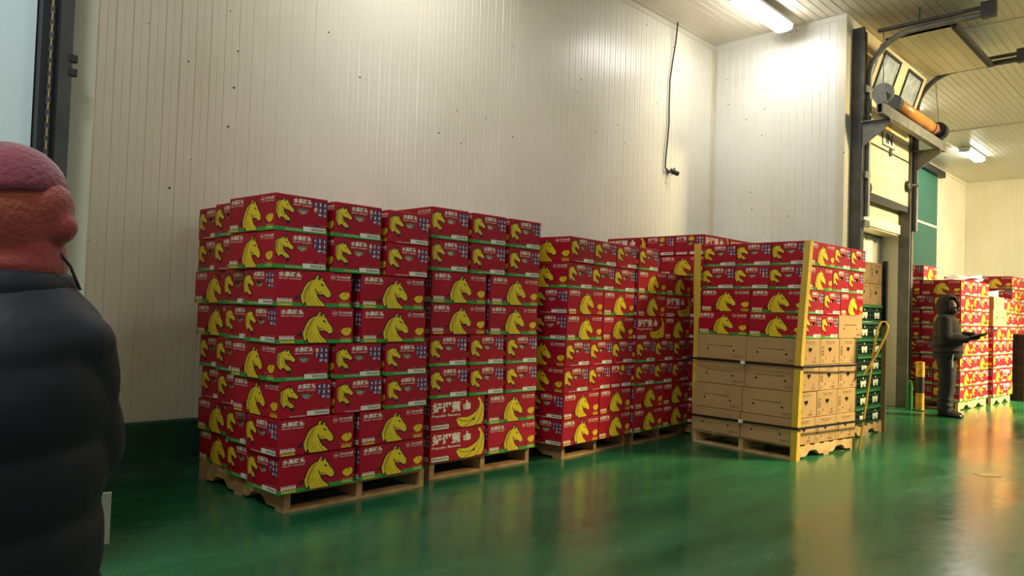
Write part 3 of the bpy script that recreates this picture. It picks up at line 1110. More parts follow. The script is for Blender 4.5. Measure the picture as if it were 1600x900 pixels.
def kraft_meshes():
    e = Print(KW - 0.005, KH - 0.004)
    e.text('PRODUCT OF THE PHILIPPINES', 0.30, 0.75, 0.10, 0.14, M_KRAFTP, 1, 0.01)
    e.text('PRODUCE BY OUR FARMS', 0.34, 0.71, 0.17, 0.20, M_KRAFTP, 1, 0.0)
    e.rect(0.07, 0.18, 0.30, 0.66, M_KRAFTP, 1)
    e.rect(0.09, 0.16, 0.34, 0.46, M_KRAFT, 2)
    e.rect(0.09, 0.16, 0.50, 0.62, M_KRAFT, 2)
    e.text('JP', 0.10, 0.15, 0.52, 0.60, M_KRAFTP, 3, 0.03)
    e.stroke([(0.06, 0.86), (0.10, 0.80), (0.16, 0.82), (0.18, 0.90), (0.10, 0.92), (0.06, 0.86)], 0.004, M_KRAFTP, 1)
    e.text('13KG', 0.62, 0.80, 0.84, 0.93, M_KRAFTP, 1, 0.01)
    s = Print(KL - 0.005, KH - 0.004)
    s.text('PRODUCT OF THE PHILIPPINES', 0.22, 0.75, 0.42, 0.47, M_KRAFTP, 1, 0.02)
    s.text('25807130', 0.76, 0.97, 0.80, 0.90, M_KRAFTP, 1, 0.0)
    W, H = KW - 0.005, KH - 0.004
    eh = [hand_hole(W, H, True)]
    for u in (0.30, 0.74):
        eh.append([((u - 0.5) * W + x, (1 - 0.76) * H + y) for x, y in ((-0.006, -0.012), (0.006, -0.012), (0.006, 0.012), (-0.006, 0.012))])
    L = KL - 0.005
    return carton_mesh('kraft_carton', L, W, H, M_KRAFT, e, s, eh, [circ(0.22, 0.60, 0.011, L, H), circ(0.76, 0.62, 0.011, L, H)])


KRAFT = kraft_meshes()
b = MB()
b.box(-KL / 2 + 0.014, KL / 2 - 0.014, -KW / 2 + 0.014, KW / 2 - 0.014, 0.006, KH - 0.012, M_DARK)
KIN = b.mesh('inner_shade_block')  # dark block painted as the shade behind the kraft carton holes

LAYW = ['bottom layer', 'second layer up', 'third layer up', 'fourth layer up', 'fifth layer up', 'sixth layer up', 'seventh layer up', 'eighth layer up', 'ninth layer up']
DESC = {'G': 'green-banded red horse carton', 'N': 'plain red horse carton', 'P': 'red thumbs-up banana carton', 'K': 'brown kraft carton'}
rj = random.Random(11)


def carton(kind, x, y, z, rz, label, group, hs=1.0):
    if kind == 'K':
        o = link('kraft_carton', KRAFT, None, (x, y, z), (0, 0, rz))
        o.scale = (1, 1, hs)
        tag(o, label, 'carton', group)
        link('inner_shade_block', KIN, o)
        return o
    o = link('banana_carton', CARTON[kind], None, (x, y, z), (0, 0, rz))
    o.scale = (1, 1, hs)
    tag(o, label, 'carton', group)
    link('liner_bag', BAG, o)
    link('shipping_label', LABELM, o)
    if rj.random() < 0.75:
        link('size_sticker', rj.choice(STK), o)
    return o


# layer patterns: (cx, cy, quarter turn, where, shown)
def pattern(t):
    W, L = W_, L_
    out = []
    if t == 'A':
        for i, n in enumerate(('front left corner', 'front middle', 'front right')):
            out.append(((i + .5) * W, L / 2, 1, n, True))
        for r, n in enumerate(('left side middle', 'left side rear')):
            for j in range(2):
                out.append(((j + .5) * L, L + (r + .5) * W, 0, n, j == 0))
    elif t == 'B':
        for r, n in enumerate((('front left corner', 'front right'), ('left side middle', ''))):
            for j in range(2):
                out.append(((j + .5) * L, (r + .5) * W, 0, n[j], r == 0 or j == 0))
        for i in range(3):
            out.append(((i + .5) * W, 2 * W + L / 2, 1, 'left side rear', i == 0))
    elif t == 'C':      # A turned: ends on the left face, long side first on the front
        for i, n in enumerate(('front left corner', 'left side middle', 'left side rear')):
            out.append((L / 2, (i + .5) * W, 0, n, True))
        for c_, n in enumerate(('front middle', 'front right')):
            for j in range(2):
                out.append((L + (c_ + .5) * W, (j + .5) * L, 1, n, j == 0))
    elif t == 'D':      # B turned
        for c_ in range(2):
            for j in range(2):
                n = ('front left corner', 'left side rear')[j] if c_ == 0 else 'front middle'
                out.append(((c_ + .5) * W, (j + .5) * L, 1, n, c_ == 0 or j == 0))
        for i in range(3):
            out.append((2 * W + L / 2, (i + .5) * W, 0, 'front right', i == 0))
    elif t == 'K':      # kraft: three ends on the front, two sides on the left
        for i, n in enumerate(('front left corner', 'front middle', 'front right')):
            for j in range(2):
                nn = n if j == 0 else 'left side rear'
                out.append(((i + .5) * KW, (j + .5) * KL, 1, nn, j == 0 or i == 0))
    return out


def stack(where, corner, yaw, layers, kinds, z0=0.13, hs=1.0, lean=(0, 0), special=None, skip=None, jit=0.004, poses=None, shear=0.0, spread=(1.0, 0.0)):
    """layers bottom to top; kinds gives the default print of each layer; special {(layer, place): kind}"""
    special, skip = special or {}, skip or set()
    z = z0
    grp = 'cartons in the ' + where
    for li, t in enumerate(layers):
        k0 = kinds[li]
        hh = (KH if t == 'K' else H_) * hs
        cx0, cy0, yw = (corner[0], corner[1], yaw) if not poses else poses(li)
        ca, sa = math.cos(R(yw)), math.sin(R(yw))
        ldx, ldy = rj.uniform(-1, 1) * jit * 1.6, rj.uniform(-1, 1) * jit * 1.2
        done = set()
        for (px, py, q, n, shown) in pattern(t):
            if not shown or not n or n in done or (li, n) in skip:
                continue
            done.add(n)
            kind = special.get((li, n), k0)
            if t == 'K':
                kind = 'K'
            elif kind in 'GN' and (li, n) not in special and rj.random() < 0.10:
                kind = 'N' if kind == 'G' else 'G'
            px = px * (spread[0] + spread[1] * (z - z0))
            px += ldx + rj.uniform(-1, 1) * jit * 0.25 + lean[0] * (z - z0)
            py += ldy + rj.uniform(-1, 1) * jit * 0.5 + lean[1] * (z - z0)
            px += shear * py
            X, Y = cx0 + px * ca - py * sa, cy0 + px * sa + py * ca
            rz = R(yw) + (math.pi / 2 if q else 0) + R(rj.uniform(-0.6, 0.6))
            lab = '%s, %s, %s of %s' % (DESC[kind], LAYW[li], n, where)
            carton(kind, X, Y, z, rz, lab, grp, hs)
        z += hh
    return z


# ------------------------------------------------------------------ pallets


def pallet_meshes(w, d, M_WOOD):
    """stringers along y, boards along x; origin at the front left corner on the floor"""
    st = []
    pts = [(0, 0.018)]
    for c0 in (d * 0.28, d * 0.72):
        hw = 0.13
        pts += [(c0 - hw, 0.018), (c0 - hw + 0.03, 0.032), (c0 - hw + 0.05, 0.055), (c0 - hw + 0.09, 0.066), (c0 + hw - 0.09, 0.066), (c0 + hw - 0.05, 0.055), (c0 + hw - 0.03, 0.032), (c0 + hw, 0.018)]
    pts += [(d, 0.018), (d, 0.112), (0, 0.112)]
    s = MB().prism(pts, 'x', 0, 0.045, M_WOOD).mesh('stringer')
    t_ = MB().box(0, w, 0, 0.095, 0.112, 0.130, M_WOOD).mesh('deck_board')
    u = MB().box(0, w, 0, 0.10, 0, 0.018, M_WOOD).mesh('bottom_board')
    return s, t_, u


def pallet(corner, yaw, w, d, label, turned=False):
    """w along the front, d in depth; turned swaps the run of the stringers"""
    r = empty('wooden_pallet', (corner[0], corner[1], 0), R(yaw))
    tag(r, label, 'pallet', 'wooden pallets')
    if not turned:
        s, t_, u = pallet_meshes(w, d, M_WOOD)
        f = lambda o, x, y: setattr(o, 'location', (x, y, 0))
        ww, dd_ = w, d
    else:
        s, t_, u = pallet_meshes(d, w, M_PALE)
        ww, dd_ = d, w

        def f(o, x, y):
            # local frame turned by -90 degrees: board run along y, stringers along x
            o.rotation_euler = (0, 0, R(-90))
            o.location = (y, d - x, 0)
    for x in (0, ww / 2 - 0.0225, ww - 0.045):
        f(link('stringer', s, r), x, 0)
    n = 7
    for i in range(n):
        f(link('deck_board', t_, r), 0, i * (dd_ - 0.095) / (n - 1))
    for y in (0, dd_ / 2 - 0.05, dd_ - 0.10):
        f(link('bottom_board', u, r), 0, y)
    return r


# ------------------------------------------------------------------ the stacks
AB = ['B', 'B', 'A', 'A', 'B', 'B', 'A', 'A']
N1, N2, N3, N4 = 'nearest stack', 'second stack', 'third stack', 'fourth stack'
stack(N1, (2.208, 4.125), 2.5, AB, ['G', 'N', 'N', 'G', 'G', 'G', 'G', 'G'], hs=0.990, lean=(-0.078, 0.0), shear=0.165, spread=(1.07, 0.05),
      special={(0, 'front left corner'): 'G', (0, 'front right'): 'G', (1, 'front left corner'): 'N', (1, 'front right'): 'N', (2, 'front left corner'): 'N', (2, 'front middle'): 'N', (2, 'front right'): 'G', (7, 'front right'): 'N', (7, 'front left corner'): 'G', (7, 'front middle'): 'G'})
pallet((2.335, 4.185), 0.8, 1.11, 1.20, 'wooden pallet under the nearest stack')
stack(N2, (3.555, 4.29), -0.5, AB, ['G'] * 8, hs=1.040, lean=(-0.042, 0.0), spread=(1.045, 0.034),
      special={(0, 'front left corner'): 'P', (1, 'front left corner'): 'P', (0, 'front right'): 'G', (1, 'front right'): 'G'})
pallet((3.60, 4.325), 0.5, 1.10, 1.2, 'wooden pallet under the second stack')
stack(N3, (4.905, 4.145), 4.5, AB, ['N', 'N', 'N', 'N', 'N', 'N', 'G', 'N'], hs=0.990, lean=(0.03, 0),
      special={(2, 'front right'): 'P', (4, 'front right'): 'N', (5, 'front right'): 'G', (7, 'front middle'): 'G'})
pallet((5.01, 4.23), 4.7, 1.06, 1.2, 'wooden pallet under the third stack')
stack(N4, (6.055, 4.205), 4.0, ['B', 'B', 'A', 'A', 'B', 'B', 'B', 'A'], ['G', 'N', 'G', 'G', 'N', 'N', 'G', 'G'], hs=0.990, lean=(0.015, 0),
      special={(4, 'front left corner'): 'P', (5, 'front right'): 'P'},
      skip={(7, 'front middle'), (7, 'front right'), (7, 'left side middle'), (7, 'left side rear')})
pallet((6.12, 4.28), 4.0, 1.08, 1.15, 'wooden pallet under the fourth stack')

N5 = 'strapped stack'


def p5(li):
    if li < 4:
        return 6.70 + 0.015 * li, 2.90 - 0.01 * li, -7.0 + li * 0.8
    return 6.79 + 0.022 * (li - 4), 2.86, -2.5


stack(N5, (6.68, 2.9), -7, ['K', 'K', 'K', 'K', 'D', 'D', 'C', 'C'], ['K'] * 4 + ['G', 'N', 'G', 'G'], hs=0.995, poses=p5,
      special={(4, 'front right'): 'K', (4, 'front left corner'): 'G', (4, 'left side rear'): 'G', (5, 'front left corner'): 'G', (5, 'left side rear'): 'N'})
pallet((6.735, 2.90), -6.0, 1.17, 1.13, 'pale wooden pallet under the strapped stack', True)
N6 = 'tallest stack'
stack(N6, (7.19, 4.13), 0, ['B', 'B', 'A', 'A', 'B', 'B', 'A', 'A', 'B'], ['G', 'N', 'G', 'G', 'N', 'N', 'G', 'G', 'P'], hs=0.990)
pallet((7.23, 4.17), 0, 1.08, 1.22, 'wooden pallet under the tallest stack')

# far stacks beyond the dock door
F1, F2, F3 = 'stack behind hooded worker', 'far low stack', 'farthest stack'
zt = stack(F1, (12.68, 2.97), -4, ['C', 'C', 'D', 'C', 'D', 'D', 'C', 'D'], ['G'] * 8, hs=0.995)
ca, sa = math.cos(R(-4)), math.sin(R(-4))
carton('G', 12.68 + 0.30 * ca - 0.72 * -sa * -1, 2.97 + 0.30 * sa + 0.72 * ca, zt, R(-4), 'red carton lying alone on top of %s' % F1, 'cartons in the ' + F1)
pallet((12.70, 2.99), -4, 1.28, 1.1, 'pale wooden pallet behind the hooded worker', True)
stack(F2, (14.06, 2.82), -3, ['B', 'B', 'A', 'A', 'B', 'A', 'B'], ['G', 'N', 'G', 'G', 'G', 'K', 'K'],
      special={(0, 'front right'): 'P', (1, 'front right'): 'P', (2, 'front middle'): 'P', (5, 'front left corner'): 'K', (5, 'front middle'): 'K', (5, 'front right'): 'G', (6, 'front right'): 'G'})
pallet((14.08, 2.85), -3, 1.08, 1.2, 'pale wooden pallet under the far low stack', True)
stack(F3, (16.1, 2.95), -2, ['C', 'C', 'D', 'C', 'D', 'D', 'C', 'C', 'D'], ['G'] * 9)
pallet((16.12, 2.98), -2, 1.28, 1.1, 'pale wooden pallet under the farthest stack', True)
# loose white sheets lying on the far stacks


def sheet(x, y, z, rz, sx, sy, label):
    b = MB()
    n = 8
    vs, fs = [], []
    for s_ in (0, 0.003):
        for i in range(n + 1):
            for j in range(3):
                u = i / n
                vs.append(((u - .5) * sx, (j / 2 - .5) * sy, s_ + 0.10 * max(0, 1 - abs(u - 0.4) * 2.3) * (1 - 0.4 * j / 2) + 0.02 * math.sin(u * 5 + j)+0.02))
    k_ = (n + 1) * 3
    for i in range(n):
        for j in range(2):
            a = i * 3 + j
            fs += [(a, a + 1, a + 4, a + 3), (k_ + a, k_ + a + 3, k_ + a + 4, k_ + a + 1)]
    for i in range(n):
        for j in (0, 2):
            a = i * 3 + j
            fs.append((a, a + 3, k_ + a + 3, k_ + a))
    for j in range(2):
        for i in (0, n):
            a = i * 3 + j
            fs.append((a, a + 1, k_ + a + 1, k_ + a))
    b.add(vs, fs, M_PAPER)
    o = b.build('paper_sheet', None, True, (x, y, z), (0, 0, R(rz)))
    return tag(o, label, 'paper', 'white sheets on the far stacks')


sheet(13.30, 3.15, zt - 0.01, 140, 0.55, 0.4, 'curled white sheet beside the lone carton on far stack')
sheet(13.72, 3.12, zt - 0.01, 20, 0.45, 0.35, 'white sheet at front edge of the stack behind the worker')
sheet(14.5, 3.08, 0.13 + 7 * H_ - 0.01, 10, 0.6, 0.45, 'white sheet lying on the far low stack')

# ------------------------------------------------------------------ corner boards and straps of the strapped stack


def angle_board(name, pts, dirs, w, th, mt, label, cat, grp=None):
    """L profile swept along pts; dirs are the two leg directions"""
    b = MB()
    d1, d2 = Vector(dirs[0]), Vector(dirs[1])
    prof = [Vector((0, 0, 0)), d1 * w, d1 * w - d2 * th * -1, d1 * th + d2 * th, d1 * th * 0 + d2 * w + d1 * th, d2 * w]
    prof = [Vector((0, 0, 0)), d1 * w, d1 * w + d2 * th, d1 * th + d2 * th, d1 * th + d2 * w, d2 * w]
    vs, fs = [], []
    for p in pts:
        for q in prof:
            vs.append(Vector(p) + q)
    n = 6
    for i in range(len(pts) - 1):
        for k_ in range(n):
            fs.append((i * n + k_, i * n + (k_ + 1) % n, (i + 1) * n + (k_ + 1) % n, (i + 1) * n + k_))
    for base in (0, (len(pts) - 1) * n):
        fs += [(base, base + 1, base + 2, base + 3), (base, base + 3, base + 4, base + 5)]
    b.add(vs, fs, mt)
    o = b.build(name)
    if label:
        tag(o, label, cat, grp)
    return o


angle_board('corner_board', [(6.685, 2.862, 0.0), (6.688, 2.852, 0.5), (6.70, 2.84, 1.0), (6.765, 2.83, 1.6), (6.83, 2.83, 2.03)],
            [(0.998, -0.06, 0), (0.06, 0.998, 0)], 0.060, 0.008, M_POST, 'tall yellow corner board at near corner of the strapped stack', 'corner board', 'corner boards')
angle_board('corner_board', [(6.90, 4.055, 0.0), (6.865, 4.052, 0.6), (6.86, 4.045, 1.1), (6.815, 4.035, 1.6), (6.80, 4.03, 2.04)],
            [(0.05, -0.998, 0), (0.998, 0.05, 0)], 0.075, 0.008, M_POST, 'tall yellow corner board at rear left of the strapped stack', 'corner board', 'corner boards')
# front right board that folds over in a loop; it hangs in an upright plane facing the aisle
b = MB()
PO = Vector((7.895, 2.735, 0))
pth = [(0.0, 0.0), (0.045, 0.33), (0.095, 0.72), (0.135, 1.05), (0.162, 1.215), (0.20, 1.295), (0.245, 1.30), (0.268, 1.25), (0.25, 1.17), (0.17, 1.0), (0.08, 0.84), (0.02, 0.755)]
HX = Vector((0.699, -0.715, 0))
wv = Vector((0.78, 0.44, 0)).normalized() * 0.026
vs, fs = [], []
for i, p in enumerate(pth):
    a = pth[max(i - 1, 0)]
    c_ = pth[min(i + 1, len(pth) - 1)]
    d = Vector((c_[0] - a[0], c_[1] - a[1])).normalized()
    q = PO + HX * p[0] + Vector((0, 0, p[1])) - wv * (0.9 if i > 6 else 0)
    nrm = (HX * d.y - Vector((0, 0, d.x))) * 0.007
    for e in (-nrm - wv, nrm - wv, nrm + wv, -nrm + wv):
        vs.append(q + e)
for i in range(len(pth) - 1):
    for k_ in range(4):
        fs.append((i * 4 + k_, i * 4 + (k_ + 1) % 4, (i + 1) * 4 + (k_ + 1) % 4, (i + 1) * 4 + k_))
fs += [(0, 1, 2, 3), tuple(len(vs) - 4 + i for i in range(4))]
b.add(vs, fs, M_POST)
tag(b.build('corner_board'), 'yellow board folded over in a loop at right of strapped stack', 'corner board', 'corner boards')


def strap(z_pts, label):
    pts = [Vector(p) for p in z_pts]
    b = MB()
    hw, th = 0.011, 0.003
    for i in range(len(pts) - 1):
        a, c_ = pts[i], pts[i + 1]
        d = (c_ - a)
        nrm = Vector((d.y, -d.x, 0)).normalized() * th
        up = Vector((0, 0, hw))
        vs = [a - up, c_ - up, c_ + up, a + up, a - up + nrm, c_ - up + nrm, c_ + up + nrm, a + up + nrm]
        b.add(vs, [(0, 1, 2, 3), (4, 5, 6, 7), (0, 1, 5, 4), (1, 2, 6, 5), (2, 3, 7, 6), (3, 0, 4, 7)], M_STRAP)
    o = b.build('packing_strap')
    tag(o, label, 'strap', 'packing straps')
    mid = pts[0].lerp(pts[1], 0.52)
    MB().box(-0.02, 0.02, -0.02, 0.02, -0.014, 0.014, M_LABEL).build('strap_buckle', o, loc=mid)
    return o


strap([(6.80, 4.07, 0.86), (6.685, 2.83, 0.86), (7.92, 2.68, 0.86), (8.00, 2.72, 0.86)], 'upper black packing strap around the strapped stack')
strap([(6.815, 4.07, 0.28), (6.665, 2.845, 0.30), (7.90, 2.68, 0.30), (7.97, 2.72, 0.30)], 'lower black packing strap around the strapped stack')

# ------------------------------------------------------------------ green crates on their own pallet


def crate_mesh(W, D, H, body, rim, inner):
    b = MB()
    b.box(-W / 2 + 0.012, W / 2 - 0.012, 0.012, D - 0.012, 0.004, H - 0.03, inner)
    bars = [(-W / 2, W / 2, 0, 0.02), (-W / 2, W / 2, H * 0.36, H * 0.36 + 0.010), (-W / 2, W / 2, H * 0.62, H * 0.62 + 0.010)]
    for x0, x1, z0, z1 in bars:
        b.box(x0, x1, 0, 0.012, z0, z1, body)
        b.box(x0, x1, D - 0.012, D, z0, z1, body)
        b.box(-W / 2, -W / 2 + 0.012, 0.012, D - 0.012, z0, z1, body)
        b.box(W / 2 - 0.012, W / 2, 0.012, D - 0.012, z0, z1, body)
    for i in range(7):
        x = -W / 2 + (W - 0.014) * i / 6
        b.box(x, x + 0.014, 0.001, 0.013, 0.02, H - 0.03, body)
    for i in range(1, 8):
        y = (D - 0.014) * i / 8
        for x in (-W / 2, W / 2 - 0.012):
            b.box(x, x + 0.012, y, y + 0.012, 0.02, H - 0.03, body)
    return b.mesh('crate_body'), MB().box(-W / 2, W / 2, -0.004, D, H - 0.03, H - 0.004, rim).mesh('rim')


CW, CD, CH = 0.40, 0.56, 0.194
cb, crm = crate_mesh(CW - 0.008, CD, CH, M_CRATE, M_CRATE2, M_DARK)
b = MB()
T = [(-0.5, 1), (-0.2, 0.92), (0.2, 0.92), (0.5, 1), (0.5, 0.62), (0.42, 0), (0.20, 0), (0.16, 0.42), (0.05, 0.42), (0.03, 0.05), (-0.03, 0.05), (-0.05, 0.42), (-0.16, 0.42), (-0.20, 0), (-0.42, 0), (-0.5, 0.62)]
b.prism([(x * 0.17, 0.035 + z * 0.075) for x, z in T], 'y', -0.006, -0.001, M_EMBL)
EM = b.mesh('emblem')
EM2 = MB().cyl((0, -0.006, CH - 0.06), (0, -0.001, CH - 0.06), 0.011, M_EMBL, 12).mesh('emblem_dot')
POSC = ['leftmost column', 'middle column', 'right column']
for li in range(7):
    for ci in range(3):
        x = 8.39 + ci * CW + rj.uniform(-0.004, 0.004) + 0.012 * li / 7
        o = link('plastic_crate', cb, None, (x, 3.02 + rj.uniform(-0.006, 0.006), 0.13 + li * CH))
        tag(o, 'dark green plastic crate, %s, %s of the crate stack' % (LAYW[li], POSC[ci]), 'crate', 'green crates by the doorway')
        link('rim', crm, o)
        link('emblem', EM, o)
        link('emblem_dot', EM2, o)
pallet((8.18, 3.01), 0, 1.22, 0.62, 'orange-brown wooden pallet under the green crates', True)
zc = 0.13 + 7 * CH
for li in range(2):
    for ci in range(2):
        carton('K', 8.80 + ci * 0.395 + 0.02 * li, 3.31, zc + li * KH, math.pi / 2,
               'brown kraft carton, %s %s, on top of the green crates' % (('lower', 'upper')[li], ('left', 'right')[ci]), 'kraft cartons on the green crates')
b = MB()
b.box(9.405, 9.465, 2.985, 2.992, 1.25, 2.02, M_STRAP)
b.box(9.458, 9.465, 2.992, 3.05, 1.25, 2.02, M_STRAP)
b.box(9.445, 9.465, 2.987, 2.993, 0.0, 1.25, M_TAN)
b.box(9.458, 9.465, 2.993, 3.05, 0.0, 1.25, M_TAN)
tag(b.build('corner_board'), 'slim black corner board at right of the green crates', 'corner board', 'corner boards')

# black crates at far right
cb2, cr2 = crate_mesh(0.55, 0.5, 0.29, M_BCRATE, M_BCRATE, M_DARK)
for li in range(4):
    o = link('plastic_crate', cb2, None, (15.62, 2.62, li * 0.29))
    tag(o, 'black plastic crate, %s of the black pile at right edge' % LAYW[li], 'crate', 'black crates')
    link('rim', cr2, o)

# ------------------------------------------------------------------ bollard, guard, sign
bo = empty('bollard', (12.14, 3.36, 0))
tag(bo, 'yellow and black striped bollard beside the dock door', 'bollard')
for i, mt in enumerate((M_YEB, M_RUBBER, M_YEB)):
    z = (0.0, 0.26, 0.50)
    h = (0.26, 0.24, 0.22)
    b = MB()
    b.cyl((0, 0, z[i]), (0, 0, z[i] + h[i]), 0.058, mt, 20)
    b.build('painted_band', bo)
b = MB()
b.cyl((0, 0, 0), (0, 0, 0.012), 0.10, M_RUBBER, 20)
b.build('base_plate', bo)
b = MB()
b.tube([(12.08, 3.50, 0.0), (12.08, 3.50, 0.36), (12.10, 3.50, 0.40), (12.14, 3.50, 0.41), (12.18, 3.50, 0.38), (12.19, 3.50, 0.33), (12.19, 3.50, 0.0)], 0.028, M_CRATE2, 10)
tag(b.build('guard_hoop'), 'small green guard hoop behind the bollard', 'guard')
sg = empty('sign', (11.32, 3.598, 3.92))
tag(sg, 'black and cream IN sign on the raised dock door', 'sign')
MB().box(-0.25, 0.25, -0.004, 0, -0.12, 0.12, M_INK).build('sign_border', sg)
MB().box(-0.235, 0.235, -0.006, -0.001, -0.105, 0.105, M_TRIM).build('sign_face', sg)
pl = Print(0.47, 0.21)
pl.text('IN', 0.22, 0.82, 0.14, 0.86, M_INK, 1, 0.05)
b = MB()
pl.emit(b, lambda x, y, o: (x, -0.0065 - o, y - 0.105))
link('sign_lettering', b.mesh('sign_lettering', fix=False), sg)
sg = empty('sign', (11.30, 3.598, 4.16))
tag(sg, 'small yellow number sign above the IN sign', 'sign')
MB().box(-0.15, 0.15, -0.004, 0, -0.10, 0.12, mat('sign_yellow', (0.62, 0.36, 0.04), 0.5)).build('sign_face', sg)
pl = Print(0.30, 0.22)
pl.text('N', 0.36, 0.66, 0.52, 0.86, M_INK, 1, 0.03)
pl.rect(0.12, 0.88, 0.12, 0.32, M_INK, 0)
b = MB()
pl.emit(b, lambda x, y, o: (x, -0.0045 - o, y - 0.10))
link('sign_lettering', b.mesh('sign_lettering', fix=False), sg)

dr = MB().box(-0.085, 0.085, -0.06, 0.06, 0.0, 0.003, M_TAN).build('floor_plate', None, False, (7.54, 1.545, 0), (0, 0, R(-46)))
tag(dr, 'small rusty plate set in the green floor', 'plate')

# ------------------------------------------------------------------ people
M_SKIN = mat('dark_skin', (0.10, 0.045, 0.025), 0.5)
M_COAT = mat('dark_brown_fleece', (0.016, 0.013, 0.010), 0.9, noise=0.25, nscale=14, bump=0.5, bscale=70)
M_TROU = mat('black_trousers', (0.011, 0.011, 0.010), 0.8, noise=0.2, nscale=10)
M_SHOE = mat('black_leather', (0.012, 0.011, 0.010), 0.35)
M_MASK = mat('black_mask', (0.008, 0.008, 0.009), 0.8)
M_NAVYJ = mat('navy_nylon', (0.009, 0.011, 0.017), 0.62, spec=0.3, noise=0.2, nscale=5, bump=0.35, bscale=16)


def knit(name, c0, c1):
    mt = bpy.data.materials.new(name)
    mt.use_nodes = True
    nt = mt.node_tree
    bs = nt.nodes['Principled BSDF']
    tc = nt.nodes.new('ShaderNodeTexCoord')
    n = nt.nodes.new('ShaderNodeTexNoise')
    n.inputs['Scale'].default_value = 9
    n.inputs['Detail'].default_value = 6
    nt.links.new(tc.outputs['Object'], n.inputs['Vector'])
    cr = nt.nodes.new('ShaderNodeValToRGB')
    cr.color_ramp.elements[0].position = 0.35
    cr.color_ramp.elements[0].color = (*c0, 1)
    cr.color_ramp.elements[1].position = 0.65
    cr.color_ramp.elements[1].color = (*c1, 1)
    nt.links.new(n.outputs['Fac'], cr.inputs['Fac'])
    nt.links.new(cr.outputs['Color'], bs.inputs['Base Color'])
    bs.inputs['Roughness'].default_value = 0.95
    bs.inputs['Sheen Weight'].default_value = 0.4
    w = nt.nodes.new('ShaderNodeTexNoise')
    w.inputs['Scale'].default_value = 95
    nt.links.new(tc.outputs['Object'], w.inputs['Vector'])
    bp = nt.nodes.new('ShaderNodeBump')
    bp.inputs['Strength'].default_value = 0.5
    bp.inputs['Distance'].default_value = 0.008
    nt.links.new(w.outputs['Fac'], bp.inputs['Height'])
    nt.links.new(bp.outputs['Normal'], bs.inputs['Normal'])
    return mt


M_BEANIE = knit('magenta_knit', (0.21, 0.036, 0.058), (0.29, 0.055, 0.080))
M_BALA = knit('red_orange_knit', (0.29, 0.062, 0.025), (0.32, 0.040, 0.050))


def limb(b, pts, rads, mt, n=14, sub=4):
    """smooth tapered tube through joints"""
    P = [Vector(p) for p in pts]
    out, rr = [], []
    for i in range(len(P) - 1):
        p0, p1, p2, p3 = P[max(i - 1, 0)], P[i], P[i + 1], P[min(i + 2, len(P) - 1)]
        for k_ in range(sub):
            t_ = k_ / sub
            out.append(0.5 * ((2 * p1) + (p2 - p0) * t_ + (2 * p0 - 5 * p1 + 4 * p2 - p3) * t_ * t_ + (3 * p1 - p0 - 3 * p2 + p3) * t_ ** 3))
            rr.append(rads[i] * (1 - t_) + rads[i + 1] * t_)
    out.append(P[-1])
    rr.append(rads[-1])
    b.tube(out, rr, mt, n)


def hand(b, wrist, fwd, palm_n, side, mt, curl=0.6, s=1.0):
    """palm and five fingers; fwd = pointing direction, palm_n = palm normal, side = towards the thumb"""
    w, f, n, t_ = Vector(wrist), Vector(fwd).normalized(), Vector(palm_n).normalized(), Vector(side).normalized()
    b.ring([(w, t_ * 0.028 * s, n * 0.020 * s), (w + f * 0.04 * s, t_ * 0.040 * s, n * 0.018 * s), (w + f * 0.09 * s, t_ * 0.042 * s, n * 0.015 * s), (w + f * 0.10 * s, t_ * 0.036 * s, n * 0.010 * s)], mt, 14)
    for i, ln in enumerate((0.070, 0.080, 0.074, 0.058)):
        base = w + f * 0.09 * s + t_ * (0.030 - 0.020 * i) * s
        p1 = base + (f * math.cos(curl * 0.5) + n * math.sin(curl * 0.5)) * ln * 0.45 * s
        p2 = p1 + (f * math.cos(curl * 1.3) + n * math.sin(curl * 1.3)) * ln * 0.33 * s
        p3 = p2 + (f * math.cos(curl * 2.0) + n * math.sin(curl * 2.0)) * ln * 0.25 * s
        b.tube([base - f * 0.02 * s, base, p1, p2, p3], [0.009 * s, 0.009 * s, 0.0085 * s, 0.008 * s, 0.006 * s], mt, 8)
    tb = w + f * 0.025 * s + t_ * 0.030 * s
    b.tube([tb, tb + (t_ * 0.7 + f * 0.7) * 0.035 * s, tb + (t_ * 0.45 + f * 0.85 + n * 0.3) * 0.065 * s, tb + (t_ * 0.2 + f + n * 0.45) * 0.085 * s], [0.014 * s, 0.011 * s, 0.010 * s, 0.007 * s], mt, 8)


def shoe(x, y, mt, parent, name, s=1.0):
    b = MB()
    rings = [((x, y - 0.09, 0.045), (0.030, 0, 0), (0, 0, 0.035)), ((x, y - 0.07, 0.055), (0.042, 0, 0), (0, 0, 0.054)), ((x, y, 0.055), (0.044, 0, 0), (0, 0, 0.054)),
             ((x, y + 0.08, 0.040), (0.050, 0, 0), (0, 0, 0.039)), ((x, y + 0.15, 0.030), (0.046, 0, 0), (0, 0, 0.029)), ((x, y + 0.19, 0.024), (0.026, 0, 0), (0, 0, 0.020))]
    b.ring(rings, mt, 16)
    o = b.build(name, parent, True)
    MB().box(x - 0.045, x + 0.045, y - 0.10, y + 0.17, 0.0, 0.012, M_RUBBER).build('sole', o)
    return o


def yaw_of(v):
    """rotation that takes local +y to the horizontal direction v"""
    return math.atan2(-v.x, v.y)


# --- hooded worker with a clipboard
mdir = (CR * 0.78 - CF * 0.60)
mdir.z = 0
mdir.normalize()
b = MB()
hm4 = Matrix.Translation((0, 0.02, 0)) @ Matrix.Rotation(R(-24), 4, 'Z')


def hball(b, c_, rx, ry, rz, mt, n=20, k_=12):
    q_ = MB()
    q_.ball(c_, rx, ry, rz, mt, n, k_)
    b.add([hm4 @ Vector(v) for v in q_.v], q_.f, mt)


